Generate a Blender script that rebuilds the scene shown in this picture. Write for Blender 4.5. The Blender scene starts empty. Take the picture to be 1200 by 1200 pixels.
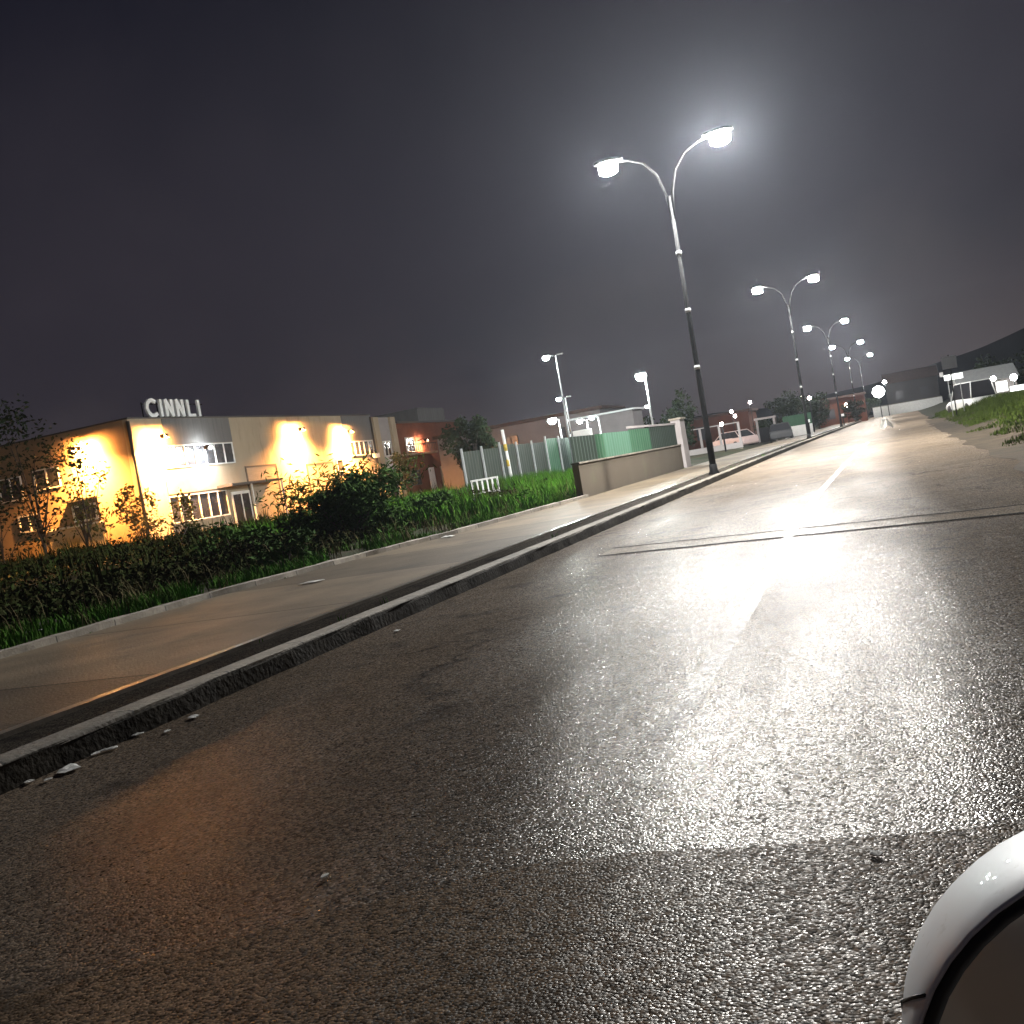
import bpy, bmesh, math, random
from mathutils import Vector, Matrix, noise
random.seed(11)
S = bpy.context.scene
COL = S.collection
PI = math.pi

# ------------------------------------------------------------------ helpers
def bend(y):
    return 0.0105*((y-45)+math.sqrt((y-45)**2+400)) - 0.04*0

class MB:
    """collects faces, links them as ONE mesh object"""
    def __init__(s): s.v=[]; s.f=[]; s.sm=[]
    def face(s, pts, smooth=False):
        n=len(s.v); s.v+= [tuple(p) for p in pts]; s.f.append(tuple(range(n,n+len(pts)))); s.sm.append(smooth)
    def box(s, a, b, rz=0, piv=None):
        x0,y0,z0=a; x1,y1,z1=b
        P=[Vector(p) for p in ((x0,y0,z0),(x1,y0,z0),(x1,y1,z0),(x0,y1,z0),(x0,y0,z1),(x1,y0,z1),(x1,y1,z1),(x0,y1,z1))]
        if rz:
            c=Vector(piv) if piv else Vector(((x0+x1)/2,(y0+y1)/2,0)); m=Matrix.Rotation(rz,3,'Z')
            P=[m@(p-c)+c for p in P]
        n=len(s.v); s.v+=[tuple(p) for p in P]
        for f in ((0,3,2,1),(4,5,6,7),(0,1,5,4),(1,2,6,5),(2,3,7,6),(3,0,4,7)):
            s.f.append(tuple(n+i for i in f)); s.sm.append(False)
        return s
    def tube(s, pts, rad, seg=10, cap=True):
        pts=[Vector(p) for p in pts]; n0=len(s.v); k=len(pts)
        if not isinstance(rad,(list,tuple)): rad=[rad]*k
        up=None
        for i,p in enumerate(pts):
            t=(pts[min(i+1,k-1)]-pts[max(i-1,0)]).normalized()
            if up is None:
                up=Vector((0,0,1)) if abs(t.z)<.9 else Vector((0,1,0))
            a=t.cross(up).normalized(); b=t.cross(a).normalized(); up=-b if False else up
            for j in range(seg):
                q=2*PI*j/seg; s.v.append(tuple(p+(a*math.cos(q)+b*math.sin(q))*rad[i]))
        for i in range(k-1):
            for j in range(seg):
                j2=(j+1)%seg
                s.f.append((n0+i*seg+j,n0+i*seg+j2,n0+(i+1)*seg+j2,n0+(i+1)*seg+j)); s.sm.append(True)
        if cap:
            s.f.append(tuple(n0+j for j in range(seg))[::-1]); s.sm.append(False)
            s.f.append(tuple(n0+(k-1)*seg+j for j in range(seg))); s.sm.append(False)
        return s
    def lathe(s, prof, c=(0,0,0), seg=16, sx=1, sy=1):
        n0=len(s.v); k=len(prof)
        for r,z in prof:
            for j in range(seg):
                q=2*PI*j/seg; s.v.append((c[0]+r*sx*math.cos(q),c[1]+r*sy*math.sin(q),c[2]+z))
        for i in range(k-1):
            for j in range(seg):
                j2=(j+1)%seg
                s.f.append((n0+i*seg+j,n0+i*seg+j2,n0+(i+1)*seg+j2,n0+(i+1)*seg+j)); s.sm.append(True)
        return s
    def xform(s, m):
        s.v=[tuple(m@Vector(p)) for p in s.v]; return s
    def build(s, name, mat, parent=None, bevel=0):
        me=bpy.data.meshes.new(name); me.from_pydata(s.v,[],s.f); me.update()
        me.polygons.foreach_set('use_smooth', s.sm)
        me.materials.append(mat)
        o=bpy.data.objects.new(name,me); COL.objects.link(o)
        if parent: o.parent=parent
        if bevel:
            b=o.modifiers.new('bevel','BEVEL'); b.width=bevel; b.segments=2; b.limit_method='ANGLE'
        return o

def tag(o,label=None,cat=None,group=None,kind=None):
    if label: o['label']=label
    if cat: o['category']=cat
    if group: o['group']=group
    if kind: o['kind']=kind
    return o
def empty(name,loc,label,cat,group=None,rz=0):
    o=bpy.data.objects.new(name,None); COL.objects.link(o); o.location=loc; o.rotation_euler=(0,0,rz)
    o.empty_display_size=.2
    return tag(o,label,cat,group)
def kids(o): return [c for c in bpy.data.objects if c.parent is o]
def copy_tree(o,loc,label=None,group=None,rz=None,scale=None):
    def rec(src,par):
        c=src.copy(); COL.objects.link(c)
        if par: c.parent=par
        for k in kids(src): rec(k,c)
        return c
    c=rec(o,None); c.location=loc
    if rz is not None: c.rotation_euler=(0,0,rz)
    if scale: c.scale=(scale,)*3
    if label: c['label']=label
    if group: c['group']=group
    return c

# ------------------------------------------------------------------ materials
def mat(name, col, rough=.8, col2=None, scale=3, bump=0, bscale=60, metal=0, detail=6, spec=.5, coat=0, wear=None, stretch=None):
    m=bpy.data.materials.new(name); m.use_nodes=True; nt=m.node_tree; N=nt.nodes; L=nt.links
    b=N['Principled BSDF']; b.inputs['Roughness'].default_value=rough; b.inputs['Metallic'].default_value=metal
    b.inputs['Specular IOR Level'].default_value=spec
    if coat: b.inputs['Coat Weight'].default_value=coat
    tc=N.new('ShaderNodeTexCoord')
    vec=tc.outputs['Object']
    if stretch:
        mp=N.new('ShaderNodeMapping'); mp.inputs['Scale'].default_value=stretch; L.new(vec,mp.inputs['Vector']); vec=mp.outputs['Vector']
    c2=col2 or tuple(c*.72 for c in col)
    n=N.new('ShaderNodeTexNoise'); n.inputs['Scale'].default_value=scale; n.inputs['Detail'].default_value=detail; n.inputs['Roughness'].default_value=.65
    L.new(vec,n.inputs['Vector'])
    r=N.new('ShaderNodeValToRGB'); r.color_ramp.elements[0].position=.32; r.color_ramp.elements[1].position=.68
    r.color_ramp.elements[0].color=(*c2,1); r.color_ramp.elements[1].color=(*col,1)
    L.new(n.outputs['Fac'],r.inputs['Fac']); out=r.outputs['Color']
    if wear:   # (colour, scale, amount): stains with a shape of their own
        n2=N.new('ShaderNodeTexNoise'); n2.inputs['Scale'].default_value=wear[1]; n2.inputs['Detail'].default_value=8; n2.inputs['Roughness'].default_value=.7
        L.new(vec,n2.inputs['Vector'])
        r2=N.new('ShaderNodeValToRGB'); r2.color_ramp.elements[0].position=1-wear[2]-.08; r2.color_ramp.elements[1].position=1-wear[2]+.08
        L.new(n2.outputs['Fac'],r2.inputs['Fac'])
        mx=N.new('ShaderNodeMixRGB'); L.new(r2.outputs['Color'],mx.inputs['Fac']); L.new(out,mx.inputs['Color1']); mx.inputs['Color2'].default_value=(*wear[0],1)
        out=mx.outputs['Color']
    L.new(out,b.inputs['Base Color'])
    if bump:
        n3=N.new('ShaderNodeTexNoise'); n3.inputs['Scale'].default_value=bscale; n3.inputs['Detail'].default_value=4
        L.new(vec,n3.inputs['Vector'])
        bp=N.new('ShaderNodeBump'); bp.inputs['Strength'].default_value=bump; bp.inputs['Distance'].default_value=.02
        L.new(n3.outputs['Fac'],bp.inputs['Height']); L.new(bp.outputs['Normal'],b.inputs['Normal'])
    return m
def emis(name,col,strength):
    m=bpy.data.materials.new(name); m.use_nodes=True; b=m.node_tree.nodes['Principled BSDF']
    b.inputs['Base Color'].default_value=(.8,.8,.8,1)
    b.inputs['Emission Color'].default_value=(*col,1); b.inputs['Emission Strength'].default_value=strength
    return m
def leafmat(name,col,col2,trans=.3):
    m=mat(name,col,.55,col2,scale=2.2,detail=3,spec=.3)
    b=m.node_tree.nodes['Principled BSDF']; b.inputs['Roughness'].default_value=.9; b.inputs['Specular IOR Level'].default_value=.06
    return m

def asphalt(name,c1,c2,rough,grain=1.0,spec=.35):
    m=bpy.data.materials.new(name); m.use_nodes=True; nt=m.node_tree; N=nt.nodes; L=nt.links
    b=N['Principled BSDF']; tc=N.new('ShaderNodeTexCoord'); vec=tc.outputs['Object']
    def noise_(s,d=6,r=.6):
        n=N.new('ShaderNodeTexNoise'); n.inputs['Scale'].default_value=s; n.inputs['Detail'].default_value=d; n.inputs['Roughness'].default_value=r
        L.new(vec,n.inputs['Vector']); return n.outputs['Fac']
    def ramp(f,p0,c0,p1,c1_):
        r=N.new('ShaderNodeValToRGB'); e=r.color_ramp.elements; e[0].position=p0; e[1].position=p1; e[0].color=c0; e[1].color=c1_
        L.new(f,r.inputs['Fac']); return r.outputs['Color']
    base=ramp(noise_(.42,8,.72),.35,(*c2,1),.65,(*c1,1))
    # aggregate: stones of differing greys
    vo=N.new('ShaderNodeTexVoronoi'); vo.inputs['Scale'].default_value=102; vo.inputs['Randomness'].default_value=1; L.new(vec,vo.inputs['Vector'])
    stone=N.new('ShaderNodeSeparateColor'); L.new(vo.outputs['Color'],stone.inputs['Color'])
    sr=ramp(stone.outputs['Red'],.2,(.35,.34,.33,1),1.0,(2.9,2.7,2.4,1))
    mu=N.new('ShaderNodeMixRGB'); mu.blend_type='MULTIPLY'; mu.inputs['Fac'].default_value=.85*grain
    L.new(base,mu.inputs['Color1']); L.new(sr,mu.inputs['Color2'])
    # oil / damp blotches
    st=ramp(noise_(1.7,5,.6),.56,(0,0,0,1),.72,(1,1,1,1))
    m2=N.new('ShaderNodeMixRGB'); L.new(st,m2.inputs['Fac']); L.new(mu.outputs['Color'],m2.inputs['Color1']); m2.inputs['Color2'].default_value=(c2[0]*.7,c2[1]*.7,c2[2]*.7,1)
    # cracks
    vc=N.new('ShaderNodeTexVoronoi'); vc.feature='DISTANCE_TO_EDGE'; vc.inputs['Scale'].default_value=.32
    dn=N.new('ShaderNodeTexNoise'); dn.inputs['Scale'].default_value=1.4; dn.inputs['Detail'].default_value=6; L.new(vec,dn.inputs['Vector'])
    va=N.new('ShaderNodeVectorMath'); va.operation='ADD'; L.new(vec,va.inputs[0]); L.new(dn.outputs['Color'],va.inputs[1]); L.new(va.outputs[0],vc.inputs['Vector'])
    ck=ramp(vc.outputs['Distance'],.002,(1,1,1,1),.012,(0,0,0,1))
    cm=ramp(noise_(.4,3),.52,(0,0,0,1),.6,(.7,.7,.7,1))
    cx=N.new('ShaderNodeMixRGB'); cx.blend_type='MULTIPLY'; cx.inputs['Fac'].default_value=1; L.new(ck,cx.inputs['Color1']); L.new(cm,cx.inputs['Color2'])
    m3=N.new('ShaderNodeMixRGB'); L.new(cx.outputs['Color'],m3.inputs['Fac']); L.new(m2.outputs['Color'],m3.inputs['Color1']); m3.inputs['Color2'].default_value=(.012,.011,.01,1)
    df=N.new('ShaderNodeBsdfDiffuse'); L.new(m3.outputs['Color'],df.inputs['Color']); df.inputs['Roughness'].default_value=.6
    gl=N.new('ShaderNodeBsdfGlossy'); gl.distribution='GGX'; gl.inputs['Color'].default_value=(1,.97,.93,1)
    # each stone has its own polish
    rr=N.new('ShaderNodeMapRange'); rr.inputs['To Min'].default_value=rough-.12; rr.inputs['To Max'].default_value=rough+.16
    L.new(stone.outputs['Green'],rr.inputs['Value']); L.new(rr.outputs['Result'],gl.inputs['Roughness'])
    fr=N.new('ShaderNodeMapRange'); fr.inputs['From Min'].default_value=.2; fr.inputs['To Min'].default_value=spec*.25; fr.inputs['To Max'].default_value=spec*2.2
    L.new(stone.outputs['Blue'],fr.inputs['Value'])
    bl=N.new('ShaderNodeMapRange'); bl.inputs['From Min'].default_value=.3; bl.inputs['From Max'].default_value=.7; bl.inputs['To Min'].default_value=.42; bl.inputs['To Max'].default_value=1.45
    wp=N.new('ShaderNodeMapping'); wp.inputs['Scale'].default_value=(1.25,.22,1); L.new(vec,wp.inputs['Vector'])   # worn along the wheel paths
    wn_=N.new('ShaderNodeTexNoise'); wn_.inputs['Scale'].default_value=.95; wn_.inputs['Detail'].default_value=7; wn_.inputs['Roughness'].default_value=.62; L.new(wp.outputs['Vector'],wn_.inputs['Vector'])
    L.new(wn_.outputs['Fac'],bl.inputs['Value'])
    fm=N.new('ShaderNodeMath'); fm.operation='MULTIPLY'; L.new(fr.outputs['Result'],fm.inputs[0]); L.new(bl.outputs['Result'],fm.inputs[1])
    ms=N.new('ShaderNodeMixShader'); L.new(fm.outputs[0],ms.inputs['Fac']); L.new(df.outputs[0],ms.inputs[1]); L.new(gl.outputs[0],ms.inputs[2])
    L.new(ms.outputs[0],N['Material Output'].inputs['Surface'])
    b1=N.new('ShaderNodeBump'); b1.inputs['Strength'].default_value=.55*grain; b1.inputs['Distance'].default_value=.004; b1.invert=True
    L.new(vo.outputs['Distance'],b1.inputs['Height'])
    b2=N.new('ShaderNodeBump'); b2.inputs['Strength'].default_value=.25; b2.inputs['Distance'].default_value=.03
    L.new(noise_(2.2,3),b2.inputs['Height']); L.new(b1.outputs['Normal'],b2.inputs['Normal'])
    L.new(b2.outputs['Normal'],df.inputs['Normal']); L.new(b2.outputs['Normal'],gl.inputs['Normal'])
    return m

WHITE=(1.0,.985,.955); SODIUM=(1.0,.42,.10)
K=1.0
M=dict(
 road=asphalt('road_asphalt',(.185,.152,.120),(.115,.094,.074),.285,1,.080),
 patch=asphalt('old_asphalt',(.20,.15,.106),(.12,.09,.064),.38,1.0,.036),
 trench=asphalt('trench_asphalt',(.28,.228,.172),(.19,.155,.118),.30,.9,.082),
 strip=asphalt('pavement_asphalt',(.055,.05,.044),(.03,.027,.024),.5,1,.012),
 pave=mat('pavement_concrete',(.19,.148,.098),.58,spec=.2,col2=(.10,.076,.05),scale=.9,bump=.35,bscale=40,detail=9,wear=((.07,.06,.048),.8,.36)),
 kerb=mat('kerb_concrete',(.30,.265,.21),.85,(.18,.155,.12),scale=5,bump=.5,bscale=30,wear=((.08,.07,.055),3.0,.35)),
 soil=mat('soil',spec=.12,col=(.040,.032,.018),rough=.95,col2=(.018,.015,.008),scale=1.2,bump=.8,bscale=9,detail=9,wear=((.014,.022,.006),.7,.5)),
 dirt=mat('gravel_dirt',spec=.12,col=(.10,.076,.05),rough=.95,col2=(.04,.03,.02),scale=1.5,bump=.8,bscale=18,detail=9,wear=((.05,.042,.03),.9,.42)),
 grass=leafmat('grass',(.042,.155,.007),(.045,.075,.012)),
 drygrass=leafmat('verge_grass',(.07,.10,.016),(.036,.056,.009)),
 scrub=leafmat('scrub_leaf',(.017,.034,.005),(.024,.016,.005)),
 bush=leafmat('bush_leaf',(.05,.10,.02),(.022,.05,.012)),
 tree=leafmat('tree_leaf',(.022,.034,.014),(.012,.018,.008)),
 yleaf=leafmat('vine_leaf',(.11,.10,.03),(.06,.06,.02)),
 bark=mat('bark',(.075,.055,.04),.95,(.035,.026,.02),scale=9,bump=.7,bscale=30),
 wall_cream=mat('cream_render',spec=.12,col=(.40,.33,.24),rough=.85,col2=(.33,.27,.195),scale=.5,detail=8,bump=.15,bscale=30,wear=((.25,.20,.14),.9,.40),stretch=(1.6,1.6,.35)),
 wall_front=mat('brown_render',spec=.12,col=(.30,.21,.13),rough=.85,col2=(.22,.15,.09),scale=.5,detail=8,bump=.15,bscale=30),
 panel_grey=mat('grey_cladding',spec=.12,col=(.16,.155,.15),rough=.6,col2=(.12,.115,.11),scale=.7,stretch=(1,8,.4)),
 panel_tan=mat('tan_render',spec=.12,col=(.40,.33,.24),rough=.8,col2=(.33,.27,.19),scale=.8),
 door=mat('roller_door_paint',spec=.12,col=(.36,.31,.24),rough=.6,col2=(.29,.25,.19),scale=1.2,stretch=(1,1,9)),
 brick=mat('red_brown_render',spec=.12,col=(.17,.068,.04),rough=.85,col2=(.12,.045,.028),scale=.8,detail=8,bump=.2),
 frame=mat('white_frame_paint',(.72,.71,.68),.5,(.6,.59,.56),scale=4),
 glass=mat('dark_glass',(.035,.035,.038),.12,(.022,.022,.025),scale=.8,spec=.7),
 trim=mat('dark_trim',(.06,.052,.045),.6,(.04,.034,.03),scale=3),
 white=mat('white_paint',(.78,.78,.76),.45,(.66,.66,.64),scale=3),
 letter=mat('letter_acrylic',(.82,.82,.80),.4,(.7,.7,.68),scale=2),
 steel=mat('dark_painted_steel',(.016,.016,.017),.7,(.010,.010,.010),scale=4,spec=.08),
 steel_light=mat('galvanised_steel',spec=.12,col=(.36,.37,.37),rough=.55,col2=(.27,.28,.28),scale=5),
 fence=mat('grey_green_sheet',spec=.12,col=(.05,.06,.048),rough=.7,col2=(.034,.042,.034),scale=.9,stretch=(4,4,.7),wear=((.07,.065,.05),.8,.36)),
 green=mat('green_sheet',spec=.12,col=(.05,.125,.07),rough=.6,col2=(.035,.09,.05),scale=.9,stretch=(6,6,.7)),
 green_light=mat('pale_green_sheet',spec=.12,col=(.09,.185,.125),rough=.6,col2=(.07,.145,.10),scale=.9,stretch=(6,6,.7)),
 dgreen=mat('dark_green_sheet',spec=.12,col=(.03,.045,.034),rough=.6,col2=(.02,.03,.024),scale=.9,stretch=(6,6,.7)),
 concrete=mat('wall_concrete',spec=.12,col=(.125,.104,.078),rough=.9,col2=(.11,.09,.068),scale=.8,bump=.3,bscale=25,detail=9,wear=((.13,.12,.08),.6,.36)),
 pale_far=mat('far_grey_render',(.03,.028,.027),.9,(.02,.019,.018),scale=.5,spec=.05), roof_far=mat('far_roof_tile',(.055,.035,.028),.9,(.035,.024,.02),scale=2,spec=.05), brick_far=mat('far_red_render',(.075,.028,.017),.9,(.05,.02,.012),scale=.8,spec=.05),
 pale_dim=mat('grey_render',spec=.12,col=(.12,.105,.105),rough=.85,col2=(.085,.075,.075),scale=.5),
 pale=mat('pale_render',spec=.12,col=(.34,.31,.30),rough=.85,col2=(.26,.235,.23),scale=.5),
 dark=mat('dark_paint',(.03,.03,.032),.6,(.02,.02,.022),scale=2),
 tile=mat('roof_tile',spec=.12,col=(.26,.13,.09),rough=.85,col2=(.17,.085,.06),scale=2,bump=.3,stretch=(1,6,1)),
 paper=mat('litter_paper',(.7,.7,.67),.8,(.52,.51,.47),scale=14),
 carpaint=mat('white_car_paint',(.86,.87,.88),.45,(.85,.86,.87),scale=2,coat=.1,wear=((.52,.50,.46),55,.30)),
 rubber=mat('black_rubber',(.012,.012,.012),.55,(.02,.02,.02),scale=20),
 redcar=mat('pale_pink_paint',(.55,.42,.40),.4,(.48,.36,.34),scale=2),
 hill=mat('hill_scrub',(.035,.042,.035),1,(.022,.028,.022),scale=.02),
)
mg=bpy.data.materials.new('mirror_glass'); mg.use_nodes=True
_b=mg.node_tree.nodes['Principled BSDF']; _b.inputs['Base Color'].default_value=(.5,.47,.43,1); _b.inputs['Metallic'].default_value=1; _b.inputs['Roughness'].default_value=.08
M['mirror']=mg
# worn road paint: the paint itself is patchy
def paint():
    m=bpy.data.materials.new('worn_road_paint'); m.use_nodes=True; nt=m.node_tree; N=nt.nodes; L=nt.links
    b=N['Principled BSDF']; b.inputs['Roughness'].default_value=.5
    tc=N.new('ShaderNodeTexCoord'); n=N.new('ShaderNodeTexNoise'); n.inputs['Scale'].default_value=26; n.inputs['Detail'].default_value=8; n.inputs['Roughness'].default_value=.8
    L.new(tc.outputs['Object'],n.inputs['Vector'])
    n2=N.new('ShaderNodeTexNoise'); n2.inputs['Scale'].default_value=1.1; n2.inputs['Detail'].default_value=3; L.new(tc.outputs['Object'],n2.inputs['Vector'])
    # wear grows towards the near end, where tyres cross the line
    sx=N.new('ShaderNodeSeparateXYZ'); L.new(tc.outputs['Object'],sx.inputs['Vector'])
    mr=N.new('ShaderNodeMapRange'); mr.inputs['From Min'].default_value=3.4; mr.inputs['From Max'].default_value=17; mr.inputs['To Min'].default_value=-.13; mr.inputs['To Max'].default_value=.10
    L.new(sx.outputs['Y'],mr.inputs['Value'])
    a=N.new('ShaderNodeMath'); a.operation='ADD'; L.new(n.outputs['Fac'],a.inputs[0]); L.new(mr.outputs['Result'],a.inputs[1])
    a2=N.new('ShaderNodeMath'); a2.operation='MULTIPLY_ADD'; L.new(n2.outputs['Fac'],a2.inputs[0]); a2.inputs[1].default_value=.35; L.new(a.outputs[0],a2.inputs[2])
    r=N.new('ShaderNodeValToRGB'); r.color_ramp.elements[0].position=.52; r.color_ramp.elements[1].position=.9; r.color_ramp.elements[1].color=(.8,.8,.8,1)
    L.new(a2.outputs[0],r.inputs['Fac'])
    b.inputs['Base Color'].default_value=(.68,.66,.62,1)
    tr=N.new('ShaderNodeBsdfTransparent'); ms=N.new('ShaderNodeMixShader'); L.new(r.outputs['Color'],ms.inputs['Fac']); L.new(tr.outputs[0],ms.inputs[1]); L.new(b.outputs[0],ms.inputs[2])
    L.new(ms.outputs[0],N['Material Output'].inputs['Surface'])
    return m
def add_joints(m,step,axis='Y',w=.012):
    nt=m.node_tree; N=nt.nodes; L=nt.links; b=N['Principled BSDF']; src=b.inputs['Base Color'].links[0].from_socket
    tc=N.new('ShaderNodeTexCoord'); sx=N.new('ShaderNodeSeparateXYZ'); L.new(tc.outputs['Object'],sx.inputs['Vector'])
    d=N.new('ShaderNodeMath'); d.operation='DIVIDE'; d.inputs[1].default_value=step; L.new(sx.outputs[axis],d.inputs[0])
    fl=N.new('ShaderNodeMath'); fl.operation='FLOOR'; L.new(d.outputs[0],fl.inputs[0])
    wn=N.new('ShaderNodeTexWhiteNoise'); wn.noise_dimensions='1D'; L.new(fl.outputs[0],wn.inputs['W'])
    tn=N.new('ShaderNodeMapRange'); tn.inputs['To Min'].default_value=.62; tn.inputs['To Max'].default_value=1.12; L.new(wn.outputs['Value'],tn.inputs['Value'])
    fc=N.new('ShaderNodeMath'); fc.operation='FRACT'; L.new(d.outputs[0],fc.inputs[0])
    gt=N.new('ShaderNodeMath'); gt.operation='GREATER_THAN'; gt.inputs[1].default_value=w/step*1.6; L.new(fc.outputs[0],gt.inputs[0])
    mu=N.new('ShaderNodeMath'); mu.operation='MULTIPLY'; L.new(tn.outputs['Result'],mu.inputs[0])
    ga=N.new('ShaderNodeMapRange'); ga.inputs['To Min'].default_value=.25; L.new(gt.outputs[0],ga.inputs['Value']); L.new(ga.outputs['Result'],mu.inputs[1])
    mx=N.new('ShaderNodeVectorMath'); mx.operation='SCALE'; L.new(src,mx.inputs[0]); L.new(mu.outputs[0],mx.inputs['Scale'])
    L.new(mx.outputs['Vector'],b.inputs['Base Color'])
add_joints(M['kerb'],1.0); add_joints(M['pave'],3.1,w=.03)
M['paint']=paint()
LAMP=emis('street_lamp_glow',WHITE,11600*K)
LAMP_BASE=emis('lamp_base_glow',WHITE,3000*K)
LAMP_DIM=emis('dimmer_street_lamp_glow',WHITE,2500*K)
LAMP_FAR=emis('far_street_lamp_glow',WHITE,2000*K)
LAMP_FAR_DIM=emis('far_dim_street_lamp_glow',WHITE,1100*K)
YARD=emis('yard_lamp_glow',(.9,1,.97),1300*K)
SOD=emis('sodium_glow',SODIUM,80000*K)
FLOOD=emis('white_flood_glow',(.9,.97,1),1700*K)
PORCH=emis('porch_glow',(1,.50,.28),4500*K)
SMALL=emis('small_lamp_glow',(1,.93,.88),90*K)
PINK=emis('pink_lamp_glow',(1,.78,.75),60*K)
LIT=emis('lit_panel',(.95,1,.95),2.2)

# ------------------------------------------------------------------ setting: ground, road, pavement
def ground_z(x,y):
    b=bend(y) if y>0 else 0
    x0=x-b
    z=-.03
    if x0>2.3:
        z+= .62*min(1,(x0-2.3)/3.2)**1.2*min(1,max(0,(y-4)/14)) 
        z+= .10*noise.noise(Vector((x*.5,y*.35,0)))*min(1,(x0-2.3)/1.5)
    elif x0<-10:
        z+= .18+.1*noise.noise(Vector((x*.4,y*.4,3)))
    elif x0<-7.2: z+=.08
    return z
def grid_sheet(name,xs,ys,zf,m,kind='structure',smooth=True):
    mb=MB(); nx=len(xs)
    for y in ys:
        for x in xs: mb.v.append((x,y,zf(x,y)))
    for j in range(len(ys)-1):
        for i in range(nx-1):
            mb.f.append((j*nx+i,j*nx+i+1,(j+1)*nx+i+1,(j+1)*nx+i)); mb.sm.append(smooth)
    return tag(mb.build(name,m),kind=kind)
def frange(a,b,s):
    r=[]; x=a
    while x<b-1e-6: r.append(x); x+=s
    return r+[b]
xs=[-900,-500,-250,-140,-90,-60]+frange(-48,-12,2)+frange(-11,-4,.7)+frange(-3,1.6,1.2)+frange(2,12,.5)+[14,18,24,34,50,90,160,300,600,1000]
ys=[-60,-20,-8]+frange(-4,70,1.0)+frange(72,120,4)+frange(128,260,12)+[300,400,600,900,1500]
grid_sheet('ground',xs,ys,ground_z,M['soil'])
RY=frange(-14,60,1.2)+frange(63,240,4)
def ribbon(name,x0,x1,z0,m,ys=RY,z1=None,follow=True,wob=0,kind='structure'):
    mb=MB(); z1=z0 if z1 is None else z1; n=len(ys)
    for i,y in enumerate(ys):
        b=bend(y) if follow else 0
        xa=(x0(y) if callable(x0) else x0)+b; xb=(x1(y) if callable(x1) else x1)+b
        w=wob*noise.noise(Vector((y*.7,x0(y) if callable(x0) else x0,1)))
        for k in range(5):
            t=k/4; mb.v.append((xa+(xb-xa)*t+w*(1 if k==4 else 0),y,z0+(z1-z0)*t))
    for i in range(n-1):
        for k in range(4):
            a=i*5+k; mb.f.append((a,a+1,a+6,a+5)); mb.sm.append(True)
    return tag(mb.build(name,m),kind=kind)
ribbon('road',-4.72,2.15,0,M['road'],wob=.25)
# dirt margin on the right, between asphalt and bank
mb=MB(); DY=frange(3,70,.7)
for y in DY:
    b=bend(y)
    for k in range(6):
        t=k/5; x=1.75+.28*noise.noise(Vector((y*.45,7,0)))+t*(2.3+.5*noise.noise(Vector((y*.3,9,0))))
        mb.v.append((x+b,y,max(.006,ground_z(x+b,y)+.03)+ .02*t*noise.noise(Vector((x*4,y*4,0)))))
for i in range(len(DY)-1):
    for k in range(5):
        a=i*6+k; mb.f.append((a,a+1,a+7,a+6)); mb.sm.append(True)
tag(mb.build('dirt_margin',M['dirt']),kind='structure')
# old brown asphalt patch in the foreground, ragged far edge
mb=MB(); n=40
top=[]
for i in range(n+1):
    x=-4.4+6.3*i/n
    y=3.0+.13*(x+.7)+.05*noise.noise(Vector((x*3,1,0)))+.02*noise.noise(Vector((x*14,2,0)))
    if x<-1.2: y-= .5*(-1.2-x)**1.1
    top.append((x,y))
for i in range(n):
    (xa,ya),(xb,yb)=top[i],top[i+1]
    mb.face([(xa,-8,.004),(xb,-8,.004),(xb,yb,.004),(xa,ya,.004)])
tag(mb.build('road_patch',M['patch']),kind='structure')
# reinstated trench across the road
mb=MB(); sa=MB()
for i in range(46):
    t0,t1=i/46,(i+1)/46
    def P(t,o,z):
        x=-3.6+5.9*t; y=12.85-.26*(x+3.2)+o
        return (x,y+.03*noise.noise(Vector((x*4,o,5))),z)
    w=.75
    mb.face([P(t0,-w,.004),P(t1,-w,.004),P(t1,0,.004),P(t0,0,.004)])
    for o in (-w,0): sa.face([P(t0,o-.035,.008),P(t1,o-.035,.008),P(t1,o+.035,.008),P(t0,o+.035,.008)])
tag(mb.build('road_trench',M['trench']),kind='structure')
tag(sa.build('road_tar_seam',mat('tar',(.018,.017,.016),.95,spec=.03)),kind='structure')
# centre line
CL=[(-14,-.9),(2.3,-.9),(4.26,-1.06),(6.7,-1.08),(9,-1.12),(12.4,-1.2),(18,-1.2),(26,-1.1),(34,-.95),(42.5,-.75)]
def clx(y):
    for (a,xa),(b,xb) in zip(CL,CL[1:]):
        if y<=b: return xa+(xb-xa)*(y-a)/(b-a)
    return CL[-1][1]
mb=MB(); yy=frange(3.6,42.5,.35)
for a,b in zip(yy,yy[1:]):
    wa=.06+.018*noise.noise(Vector((a*2,0,0))); wb=.06+.018*noise.noise(Vector((b*2,0,0)))
    mb.face([(clx(a)-wa,a,.012),(clx(a)+wa,a,.012),(clx(b)+wb,b,.012),(clx(b)-wb,b,.012)])
tag(mb.build('road_marking',M['paint']),kind='structure')
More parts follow.
